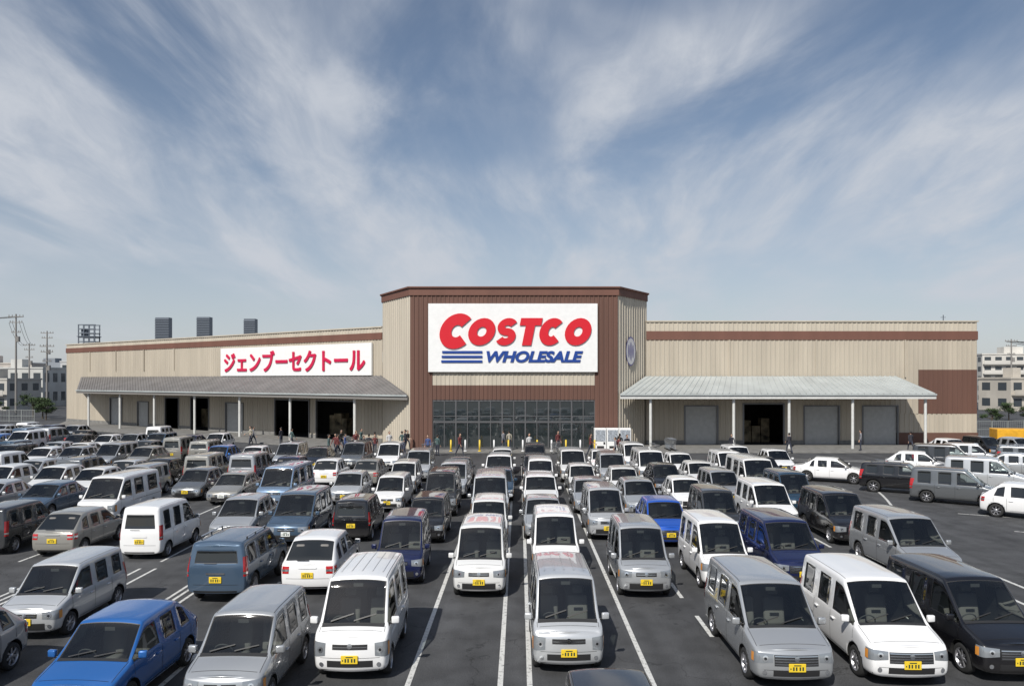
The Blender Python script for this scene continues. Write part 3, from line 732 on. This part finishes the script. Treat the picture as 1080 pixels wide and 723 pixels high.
# emblem on right chamfer
em=bpy.data.objects.new('wall_emblem',None); COL.objects.link(em)
bm=bmesh.new(); u=Vector((A3[0]-A2[0],A3[1]-A2[1],0)).normalized(); n=Vector((u.y,-u.x,0)); c=Vector((10.45,67.44,0))+n*.12+Vector((0,0,8.6))
def ell(cc,rx,rz,mi,off,k=28):
    f=bm.faces.new([bm.verts.new(cc+n*off+u*(rx*math.cos(a))+Vector((0,0,rz*math.sin(a)))) for a in [i/k*6.2832 for i in range(k)]]); f.material_index=mi
ell(c,1.0,1.3,0,0); ell(c,.9,1.18,1,.01)
for k in(-1,0,1): ell(c+u*k*.42,.14,.85-.25*abs(k),0,.02,16)
obj_from_bm('emblem_plate',bm,[simple('emblem_blue',(.13,.12,.32),.5),simple('emblem_pale',(.72,.71,.72),.5)],parent=em)

# rooftop vents
lou=simple('louvre_grey',(.13,.15,.18),.5,.3)
for X,Y,z1,w in((-50.8,110,15.2,2.0),(-43.0,105.5,14.9,1.8),(-35.0,101,14.3,1.5)):
    bm=bmesh.new(); bbox(bm,-w/2,w/2,.1,1.2,.6,z1-10.5,0,.03)
    z=.75
    while z<z1-10.7: bbox(bm,-w/2-.02,w/2+.02,.0,.09,z,z+.1,0); z+=.24
    for x in(-w/2+.1,w/2-.2): bbox(bm,x,x+.1,.3,1.0,-.3,.62,0)
    o=obj_from_bm('rooftop_vent',bm,[lou]); o.location=(X,Y,10.4)
# roof antenna
bm=bmesh.new(); bbox(bm,-.03,.03,-.03,.03,0,1.7); bbox(bm,-.25,.25,-.02,.02,1.45,1.49)
o=obj_from_bm('roof_antenna',bm,[lou]); o.location=(41.5,73,10.6)
# lattice frame at left
bm=bmesh.new()
for x in(0,.9,1.8,2.7): bbox(bm,x-.07,x+.07,-.07,.07,0,15.2)
for x in(0,.9,1.8,2.7): bbox(bm,x-.07,x+.07,1.4,1.54,0,15.2)
for k in range(7): bbox(bm,-.07,2.8,-.09,.09,10.9+k*.7,11.05+k*.7); bbox(bm,-.07,2.8,1.38,1.56,10.9+k*.7,11.05+k*.7)
bbox(bm,-.2,2.9,-.2,1.7,13.2,13.3); bbox(bm,.3,1.2,.2,1.2,13.3,14.6,0,.03)
o=obj_from_bm('lattice_tower',bm,[lou]); o.location=(-72.0,126,0)
# utility poles
pm=simple('pole_concrete',(.22,.21,.20),.8)
def pole(X,Y,h,name='utility_pole'):
    bm=bmesh.new(); bmesh.ops.create_cone(bm,cap_ends=True,segments=12,radius1=.2,radius2=.12,depth=h,matrix=Matrix.Translation((0,0,h/2)))
    for z,w in((h-.5,1.3),(h-1.5,1.1),(h-3.2,.8)):
        bbox(bm,-w,w,-.06,.06,z,z+.12)
        for x in(-w+.1,-w/2,w/2,w-.1): bmesh.ops.create_cone(bm,cap_ends=True,segments=8,radius1=.07,radius2=.04,depth=.3,matrix=Matrix.Translation((x,0,z+.26)))
    bmesh.ops.create_cone(bm,cap_ends=True,segments=12,radius1=.28,radius2=.28,depth=.9,matrix=Matrix.Translation((.4,0,h-4.3)))
    o=obj_from_bm(name,bm,[pm]); o.location=(X,Y,0)
def wire(a,b,sag=1.2,r=.03,name='power_line'):
    a=Vector(a);b=Vector(b); cu=bpy.data.curves.new(name,'CURVE'); cu.dimensions='3D'; cu.bevel_depth=r
    s=cu.splines.new('POLY'); s.points.add(16)
    for i in range(17):
        t=i/16; p=a.lerp(b,t); s.points[i].co=(p.x,p.y,p.z-sag*4*t*(1-t),1)
    cu.materials.append(M['trim']); o=bpy.data.objects.new(name,cu); COL.objects.link(o)
pole(-85,130,17.3); pole(-95,155,16); pole(-105,165,14); pole(-84,137,12.5); pole(104,158,14.5); pole(128,175,14)
for k in(-1.2,-.6,.6,1.2):
    wire((-85+k,130,16.8),(-140+k,120,16.5)); wire((-85+k,130,15.8),(-105+k,165,13.5)); wire((104+k,158,14),(170,150,14)); wire((104+k,158,14),(128,175,13.6),.5)

# background buildings
bwin=simple('window_dark',(.05,.06,.07),.2)
def block(name,X,Y,w,dp,h,col,floors,bays,yaw=0):
    e=bpy.data.objects.new(name,None); COL.objects.link(e); e.location=(X,Y,0); e.rotation_euler=(0,0,R(yaw))
    wm=simple('render_wall',col,.8,noise=.15,nscale=.3)
    bm=bmesh.new(); bbox(bm,0,w,0,dp,0,h); bbox(bm,-.15,w+.15,-.15,dp+.15,h,h+.35); bbox(bm,w*.3,w*.5,dp*.3,dp*.6,h+.35,h+2.2)
    obj_from_bm('walls',bm,[wm],parent=e)
    bm=bmesh.new(); fh=h/floors; bw=w/bays
    for i in range(floors):
        for j in range(bays): bbox(bm,j*bw+bw*.2,j*bw+bw*.8,-.06,.1,i*fh+fh*.3,i*fh+fh*.78)
        for j in range(max(2,int(dp/bw))):
            bw2=dp/max(2,int(dp/bw)); bbox(bm,-.06,.1,j*bw2+bw2*.25,j*bw2+bw2*.75,i*fh+fh*.3,i*fh+fh*.78); bbox(bm,w-.1,w+.06,j*bw2+bw2*.25,j*bw2+bw2*.75,i*fh+fh*.3,i*fh+fh*.78)
    obj_from_bm('windows',bm,[bwin],parent=e)
    bm=bmesh.new()
    for i in range(1,floors): bbox(bm,.1,w-.1,-.9,-.08,i*fh-.1,i*fh+.12); bbox(bm,.1,w-.1,-.95,-.9,i*fh+.12,i*fh+1.0)
    obj_from_bm('balconies',bm,[wm],parent=e)
random.seed(11)
block('apartment_building',124,200,24,12,12.6,(.58,.56,.52),5,9,-6); block('apartment_building',152,205,30,14,15.5,(.55,.53,.50),6,9,0)
block('office_building',112,230,16,12,10.5,(.45,.46,.46),4,6,4); block('house_building',96,146,9,8,6.2,(.50,.46,.40),2,3,10); block('house_building',108,150,8,8,6.8,(.60,.58,.54),2,3,-8)
for X,Y,w,h,c in((-118,170,13,8.5,(.5,.5,.48)),(-104,185,10,8.0,(.35,.38,.42)),(-140,190,18,10.0,(.55,.5,.45)),(-150,160,12,7,(.42,.38,.33)),(-128,215,20,11,(.5,.5,.5)),(-92,175,9,6.5,(.6,.58,.55)),(-108,150,9,6,(.5,.48,.44)),(-175,205,24,10,(.45,.45,.45))):
    block('office_building' if h>8 else 'house_building',X,Y,w,9,h,c,max(2,int(h/3)),max(3,int(w/2.6)),random.uniform(-12,12))
# far town, one mass
bm=bmesh.new()
for k in range(260):
    a=R(random.uniform(-52,52)); d=random.uniform(280,900); x=d*math.sin(a);y=d*math.cos(a); w=random.uniform(8,30);h=random.uniform(5,12)*(.7+d/900)
    bbox(bm,x,x+w,y,y+12,0,h)
    if k%2: bbox(bm,x+w*.3,x+w*.5,y+2,y+7,h,h+2)
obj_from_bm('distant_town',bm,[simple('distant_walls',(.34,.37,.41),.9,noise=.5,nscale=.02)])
# trees
leafm=[]
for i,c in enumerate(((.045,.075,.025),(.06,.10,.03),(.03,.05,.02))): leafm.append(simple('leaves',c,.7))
bark=simple('bark',(.09,.07,.05),.9,noise=.3)
def tree_mesh(seed,h=6,r=2.2,n=2600):
    rd=random.Random(seed); bm=bmesh.new()
    bmesh.ops.create_cone(bm,cap_ends=True,segments=8,radius1=.18,radius2=.08,depth=h*.6,matrix=Matrix.Translation((0,0,h*.3)))
    cl=[]
    for k in range(16):
        a=rd.uniform(0,6.28); rr=r*rd.uniform(.2,.95); z=h*rd.uniform(.42,.95); rr*=math.sin(min(1,(1.08-z/h)*2.2)*1.57)
        c=Vector((rr*math.cos(a),rr*math.sin(a),z)); cl.append((c,rd.uniform(.5,1.0)*r*.42))
        s=Vector((0,0,h*rd.uniform(.3,.55))); dirv=c-s
        q=dirv.to_track_quat('Z','Y').to_matrix().to_4x4(); q.translation=s+dirv/2
        bmesh.ops.create_cone(bm,cap_ends=False,segments=5,radius1=.06,radius2=.02,depth=dirv.length,matrix=q)
    for f in bm.faces: f.material_index=3
    for k in range(n):
        c,cr=rd.choice(cl); p=c+Vector((rd.gauss(0,1),rd.gauss(0,1),rd.gauss(0,.75)))*cr*.55
        s=rd.uniform(.10,.22); q=Matrix.Rotation(rd.uniform(0,6.28),3,Vector((rd.gauss(0,1),rd.gauss(0,1),rd.gauss(0,1))).normalized())
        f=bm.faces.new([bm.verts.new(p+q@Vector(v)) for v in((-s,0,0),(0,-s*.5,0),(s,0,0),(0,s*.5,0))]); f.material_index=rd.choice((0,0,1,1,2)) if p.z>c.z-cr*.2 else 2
    me=bpy.data.meshes.new('tree'); bm.to_mesh(me); bm.free()
    for m in leafm+[bark]: me.materials.append(m)
    return me
tms=[tree_mesh(i,6.0+i*.4,2.3) for i in range(3)]
for i,(X,Y,s) in enumerate([(62,98,.45),(69,101,.5),(78,108,.6),(88,114,.6),(-73,118,.6),(-77,122,.7),(-82,121,.5),(-88,126,.8),(-95,130,.9),(-101,128,.7),(-110,136,1),(-118,140,1),(74,113,.5),(-70,114,.5),(-91,122,.6),(-86,118,.5)]):
    o=bpy.data.objects.new('tree',tms[i%3]); COL.objects.link(o); o.location=(X,Y,0); o.scale=(s*1.2,s*1.2,s*.85); o.rotation_euler=(0,0,i*1.7)
# fences
def fence(p0,p1,h=1.8,name='chain_fence'):
    a=Vector(p0);b=Vector(p1);L_=(b-a).length;u=(b-a)/L_; bm=bmesh.new(); k=int(L_/2)
    for i in range(k+1): bbox(bm,i*L_/k-.04,i*L_/k+.04,-.04,.04,0,h)
    for z in(.15,h*.5,h-.06): bbox(bm,0,L_,-.025,.025,z,z+.05)
    j=0.0
    while j<L_: bbox(bm,j-.012,j+.012,-.012,.012,.15,h); j+=.25
    o=obj_from_bm(name,bm,[simple('fence_metal',(.35,.37,.36),.5,.4)]); o.location=(a.x,a.y,0); o.rotation_euler=(0,0,math.atan2(u.y,u.x))
fence((46,78),(100,92)); fence((-68,108),(-130,118))
# yellow truck
ym=simple('truck_yellow',(.70,.36,.02),.5,noise=.2)
def truck(X,Y,yaw):
    bm=bmesh.new(); bbox(bm,-1.0,1.0,-2.6,-1.0,.7,2.3,0,.15,2); bbox(bm,-.85,.85,-2.64,-2.5,1.45,2.1,1,.03); bbox(bm,-1.05,1.05,-.9,3.0,.8,1.7,0,.05); bbox(bm,-.9,.9,-2.4,2.9,.45,.75,1)
    for s in(-1,1): bbox(bm,*sorted((s*.95,s*1.02)),-2.1,-1.3,1.5,2.05,1,.02); bbox(bm,*sorted((s*.6,s*.9)),-2.63,-2.55,.9,1.1,2,.02)
    for y in(-1.8,2.0):
        for s in(-1,1): lathe(bm,[(-.12,.2),(-.12,.42),(.12,.42),(.12,.2),(.05,.001)],20,(s*.9,y,.42),1,sgn=s)
    o=obj_from_bm('parked_truck',bm,[ym,M['trim'],M['lampw']]); o.location=(X,Y,0); o.rotation_euler=(0,0,R(yaw))
truck(46.2,67.5,75)
# bollards, vending machines
def bollard(X,Y,col):
    bm=bmesh.new(); bmesh.ops.create_cone(bm,cap_ends=True,segments=14,radius1=.07,radius2=.07,depth=.9,matrix=Matrix.Translation((0,0,.45)))
    bmesh.ops.create_uvsphere(bm,u_segments=12,v_segments=6,radius=.07,matrix=Matrix.Translation((0,0,.9)))
    bmesh.ops.create_cone(bm,cap_ends=True,segments=14,radius1=.16,radius2=.12,depth=.06,matrix=Matrix.Translation((0,0,.03)))
    o=obj_from_bm('bollard',bm,[col],True); o.location=(X,Y,.12 if Y>62.9 else 0)
bc=simple('bollard_yellow',(.7,.5,.05),.5); bw_=simple('bollard_white',(.7,.7,.7),.5)
for k in range(12): bollard(-6.3+k*1.2,63.3,bc if k%2 else bw_)
for k in range(3):
    bm=bmesh.new(); bbox(bm,0,1.0,0,.75,0,1.85,0,.03); bbox(bm,.08,.92,-.02,.01,.75,1.7,1); bbox(bm,.2,.8,-.02,.01,.15,.35,2); bbox(bm,.75,.9,-.03,.0,.5,.68,2)
    o=obj_from_bm('vending_machine',bm,[B['white'],simple('vend_panel',(.35,.38,.42),.3,noise=.6,nscale=9),M['trim']]); o.location=(7.0+k*1.05,64.3,.12)
# shopping carts in front of the doors
ctm=simple('cart_steel',(.45,.46,.47),.35,.8)
def cart_mesh():
    bm=bmesh.new()
    def rod(a,b,r=.012):
        a=Vector(a);b=Vector(b);d=b-a; q=d.to_track_quat('Z','Y').to_matrix().to_4x4(); q.translation=(a+b)/2
        bmesh.ops.create_cone(bm,cap_ends=True,segments=6,radius1=r,radius2=r,depth=d.length,matrix=q)
    T=[(-.28,-.45,.95),(.28,-.45,.95),(.22,.4,.85),(-.22,.4,.85)]; Bt=[(-.22,-.35,.55),(.22,-.35,.55),(.17,.36,.6),(-.17,.36,.6)]
    for i in range(4): rod(T[i],T[(i+1)%4]); rod(Bt[i],Bt[(i+1)%4]); rod(T[i],Bt[i])
    for i in range(4):
        for k in range(1,7): rod(Vector(T[i]).lerp(Vector(T[(i+1)%4]),k/7),Vector(Bt[i]).lerp(Vector(Bt[(i+1)%4]),k/7),.006)
    rod((-.28,-.52,1.02),(.28,-.52,1.02),.018); rod((-.28,-.52,1.02),(-.28,-.45,.95)); rod((.28,-.52,1.02),(.28,-.45,.95))
    for s in(-1,1): rod((s*.22,-.35,.55),(s*.24,-.42,.15)); rod((s*.24,-.42,.15),(s*.18,.4,.15)); rod((s*.17,.36,.6),(s*.18,.3,.15))
    for s in(-1,1):
        for y in(-.4,.38): lathe(bm,[(-.015,.001),(-.015,.06),(.015,.06),(.015,.001)],12,(s*.2,y,.06),1,sgn=1)
    me=bpy.data.meshes.new('cart'); bm.to_mesh(me); bm.free(); me.materials.append(ctm); me.materials.append(M['trim']); return me
cm_=cart_mesh()
for X,Y,yw in([(-9.5,61.2,20),(-6.9,61.6,80),(3.5,62.0,10),(11.5,61.0,-40)]+[(-14.2,64.6+.28*k+1.2,-35) for k in range(6)]+[(13.4,63.6+.28*k,0) for k in range(7)]):
    o=bpy.data.objects.new('shopping_cart',cm_); COL.objects.link(o); onp=Y>62.9; o.location=(X,Y,.12 if onp else 0); o.rotation_euler=(0,0,R(yw))

# ---------------------------------------------------------------- people
pm_shirt=bpy.data.materials.new('shirt'); pm_shirt.use_nodes=True
oi=pm_shirt.node_tree.nodes.new('ShaderNodeObjectInfo'); pm_shirt.node_tree.links.new(oi.outputs['Color'],pm_shirt.node_tree.nodes['Principled BSDF'].inputs['Base Color']); pm_shirt.node_tree.nodes['Principled BSDF'].inputs['Roughness'].default_value=.85
PMAT=[pm_shirt,simple('trousers',(.035,.04,.06),.9),simple('skin',(.45,.28,.20),.55),simple('hair',(.015,.012,.01),.6),simple('shoes',(.03,.03,.03),.7),simple('eyes',(.02,.02,.02),.3)]
def person_mesh(st=.0,arm=.0):
    V_=[];E_=[];Rr=[]
    def v(x,y,z,r): V_.append((x,y,z)); Rr.append(r); return len(V_)-1
    def e(a,b): E_.append((a,b))
    pel=v(0,0,.94,.14); wai=v(0,0,1.08,.125); che=v(0,-.01,1.28,.15); nb=v(0,.0,1.43,.075); hdv=v(0,-.01,1.52,.055)
    e(pel,wai);e(wai,che);e(che,nb);e(nb,hdv)
    for s in(-1,1):
        k=st*s
        hip=v(s*.095,0,.88,.09); kn=v(s*.105,-.18*k-.02,.49+.0*k,.06); an=v(s*.11,-.26*k+(.12 if k<0 else 0),.09,.042); toe=v(s*.125,-.26*k-.16+(.12 if k<0 else 0),.04,.04)
        e(pel,hip);e(hip,kn);e(kn,an);e(an,toe)
        sh=v(s*.185,0,1.38,.058); el=v(s*.235,.12*k+.02,1.11,.042); wr=v(s*.245,.2*k-.10-arm*.2,.87+arm*.22,.027); pa=v(s*.242,.22*k-.13-arm*.26,.80+arm*.22,.03)
        e(che,sh);e(sh,el);e(el,wr);e(wr,pa)
        for j,(dy,ln) in enumerate(((-.035,.06),(-.013,.075),(.010,.07),(.030,.055))):
            a=v(s*.24,V_[pa][1]+dy,V_[pa][2]-.04,.009); b=v(s*.232,V_[pa][1]+dy-.008,V_[pa][2]-.04-ln,.007); e(pa,a); e(a,b)
        a=v(s*.225,V_[wr][1]-.045,V_[wr][2]-.05,.010); b=v(s*.215,V_[wr][1]-.06,V_[wr][2]-.085,.008); e(wr,a); e(a,b)
    me=bpy.data.meshes.new('p'); me.from_pydata(V_,E_,[]); o=bpy.data.objects.new('p',me); COL.objects.link(o)
    sk=o.modifiers.new('sk','SKIN'); 
    for i,r in enumerate(Rr): me.skin_vertices[0].data[i].radius=(r,r*(.8 if i in(0,1,2) else 1))
    me.skin_vertices[0].data[0].use_root=True
    o.modifiers.new('ss','SUBSURF').levels=1
    dg=bpy.context.evaluated_depsgraph_get(); dg.update(); m2=bpy.data.meshes.new_from_object(o.evaluated_get(dg)); bpy.data.objects.remove(o)
    bm=bmesh.new(); bm.from_mesh(m2)
    for f in bm.faces:
        c=f.calc_center_median(); f.smooth=True
        f.material_index=0
        if c.z<.93 and abs(c.x)<.2: f.material_index=1
        if c.z<.08: f.material_index=4
        if c.z>1.45 or (abs(c.x)>.2 and c.z<.88+arm*.22): f.material_index=2
    def mark(r,mi):
        for f in {f for vv in r['verts'] for f in vv.link_faces}: f.material_index=mi; f.smooth=True
    mark(bmesh.ops.create_uvsphere(bm,u_segments=16,v_segments=12,radius=1,matrix=Matrix.Translation((0,-.015,1.61))@Matrix.Diagonal((.075,.095,.115,1))),2)
    mark(bmesh.ops.create_uvsphere(bm,u_segments=16,v_segments=12,radius=1,matrix=Matrix.Translation((0,.01,1.635))@Matrix.Diagonal((.085,.098,.112,1))),3)
    for s in(-1,1):
        mark(bmesh.ops.create_uvsphere(bm,u_segments=8,v_segments=6,radius=.011,matrix=Matrix.Translation((s*.03,-.098,1.615))),5)
        mark(bmesh.ops.create_uvsphere(bm,u_segments=8,v_segments=6,radius=1,matrix=Matrix.Translation((s*.078,-.01,1.60))@Matrix.Diagonal((.012,.02,.03,1))),2)
    mark(bmesh.ops.create_cone(bm,cap_ends=True,segments=6,radius1=.016,radius2=.006,depth=.045,matrix=Matrix.Translation((0,-.115,1.60))),2)
    bbox(bm,-.025,.025,-.106,-.09,1.545,1.553,5)
    me=bpy.data.meshes.new('person'); bm.to_mesh(me); bm.free()
    for m in PMAT: me.materials.append(m)
    return me
PM=[person_mesh(0,0),person_mesh(1,0),person_mesh(.7,.8)]
random.seed(5)
pc=[(.5,.5,.5),(.03,.03,.04),(.12,.03,.03),(.05,.08,.2),(.2,.2,.22),(.35,.32,.26),(.06,.1,.1),(.02,.02,.02),(.02,.02,.03)]
for k in range(36):
    if k<17: X=random.uniform(-14.5,-5.5); Y=random.uniform(58.0,64.9)
    elif k<27: X=random.uniform(-5,9); Y=random.uniform(58,64.6)
    elif k<31: X=random.uniform(12,34); Y=random.uniform(60,64.8)
    else: X=random.uniform(-30,-14); Y=63+(-X-9)*.68-random.uniform(1,3)
    inpav = (Y>62.95 if X>-10.5 else Y>95.5+(X+58)*(-32.6/47.5)+.1)
    o=bpy.data.objects.new('pedestrian',PM[k%3]); COL.objects.link(o); o.location=(X,Y,.12 if inpav else 0); o.rotation_euler=(0,0,random.uniform(0,6.28)); s=random.uniform(.93,1.05); o.scale=(s,s,s); o.color=(*random.choice(pc),1)

# ---------------------------------------------------------------- light, sky, camera
sd=Vector((-.42,-.90,0)).normalized(); el=R(44); sdir=Vector((sd.x*math.cos(el),sd.y*math.cos(el),math.sin(el)))
sl=bpy.data.lights.new('sun','SUN'); sl.energy=4.6; sl.angle=R(.5); sl.color=(1,.96,.89)
so=bpy.data.objects.new('sun',sl); COL.objects.link(so); so.rotation_euler=(-sdir).to_track_quat('-Z','Y').to_euler(); so.location=(0,0,60)
w=bpy.data.worlds.new('World'); scn.world=w; w.use_nodes=True; nt=w.node_tree; L=nt.links.new
bg=nt.nodes['Background']; bg.inputs['Strength'].default_value=.085
sky=nt.nodes.new('ShaderNodeTexSky'); sky.sky_type='NISHITA'; sky.sun_disc=False; sky.sun_elevation=el; sky.sun_rotation=math.atan2(sdir.x,sdir.y); sky.air_density=1.0; sky.dust_density=.8; sky.ozone_density=1.8
tc=nt.nodes.new('ShaderNodeTexCoord'); sp=nt.nodes.new('ShaderNodeSeparateXYZ'); L(tc.outputs['Generated'],sp.inputs[0])
def mth(op,a,b=None,c=None,clamp=False):
    n=nt.nodes.new('ShaderNodeMath'); n.operation=op; n.use_clamp=clamp
    for i,x in enumerate((a,b,c)):
        if x is None: continue
        if isinstance(x,(int,float)): n.inputs[i].default_value=x
        else: L(x,n.inputs[i])
    return n.outputs[0]
zc=mth('MAXIMUM',sp.outputs[2],0.0); zz=mth('ADD',zc,.22)
u_=mth('DIVIDE',sp.outputs[0],zz); v_=mth('DIVIDE',sp.outputs[1],zz)
cb=nt.nodes.new('ShaderNodeCombineXYZ'); L(u_,cb.inputs[0]); L(v_,cb.inputs[1])
def noise(scale,det,mscale,loc=(0,0,0),rot=0,dist=0.0,rough=.5):
    mp=nt.nodes.new('ShaderNodeMapping'); mp.inputs['Scale'].default_value=mscale; mp.inputs['Location'].default_value=loc; mp.inputs['Rotation'].default_value=(0,0,R(rot)); L(cb.outputs[0],mp.inputs[0])
    n=nt.nodes.new('ShaderNodeTexNoise'); n.inputs['Scale'].default_value=scale; n.inputs['Detail'].default_value=det; n.inputs['Distortion'].default_value=dist; n.inputs['Roughness'].default_value=rough
    L(mp.outputs[0],n.inputs['Vector']); return n.outputs['Fac']
def rng(x,a,b,c,d):
    r=nt.nodes.new('ShaderNodeMapRange'); r.interpolation_type='SMOOTHSTEP'; r.inputs[1].default_value=a; r.inputs[2].default_value=b; r.inputs[3].default_value=c; r.inputs[4].default_value=d; L(x,r.inputs[0]); return r.outputs[0]
def bump2(cu,cv,ru,rv):   # soft cloud bank centred on a sky-plane position
    a=mth('DIVIDE',mth('SUBTRACT',u_,cu),ru); b=mth('DIVIDE',mth('SUBTRACT',v_,cv),rv)
    return rng(mth('ADD',mth('MULTIPLY',a,a),mth('MULTIPLY',b,b)),0,1,1,0)
st=noise(2.0,10,(1.25,.5,1),(3.1,.7,0),14,.5,.57); bigc=noise(1.3,4,(1,.8,1),(1.3,2.2,0),0,.3); fine=noise(6,9,(1.2,.5,1),(0,0,0),25,.6,.62)
bank=mth('MAXIMUM',mth('MAXIMUM',bump2(-1.05,1.9,1.15,1.0),bump2(-.15,2.5,1.1,.7)),mth('MAXIMUM',mth('MULTIPLY',bump2(1.25,2.2,1.0,.8),.7),mth('MULTIPLY',bump2(.42,1.9,.4,.8),.85)))
cov=rng(mth('ADD',mth('MULTIPLY',bank,.30),bigc),.42,.76,0,1)
s1=rng(st,.32,.60,.08,1); f1=rng(fine,.3,.68,.62,1.0)
dens=mth('MULTIPLY',mth('MULTIPLY',mth('ADD',mth('MULTIPLY',cov,.84),.16),s1),f1)
haze=rng(sp.outputs[2],0.0,.36,.62,0.0)
d2=mth('ADD',mth('MULTIPLY',dens,.95),.04,clamp=True)
tot=mth('SUBTRACT',1.0,mth('MULTIPLY',mth('SUBTRACT',1.0,d2),mth('SUBTRACT',1.0,haze)),clamp=True)
mx=nt.nodes.new('ShaderNodeMix'); mx.data_type='RGBA'; mx.inputs[7].default_value=(6.7,7.1,7.8,1)
L(tot,mx.inputs[0]); L(sky.outputs[0],mx.inputs[6]); L(mx.outputs[2],bg.inputs['Color'])

cam=bpy.data.cameras.new('camera'); co=bpy.data.objects.new('camera',cam); COL.objects.link(co)
co.location=(0,0,6.1); co.rotation_euler=(R(90),0,0); cam.sensor_width=36; cam.lens=26.67; cam.shift_y=.0356; cam.clip_end=6000; cam.clip_start=.1
scn.camera=co
scn.view_settings.view_transform='Standard'; scn.view_settings.look='None'; scn.view_settings.exposure=0
print('cars',len(placed))
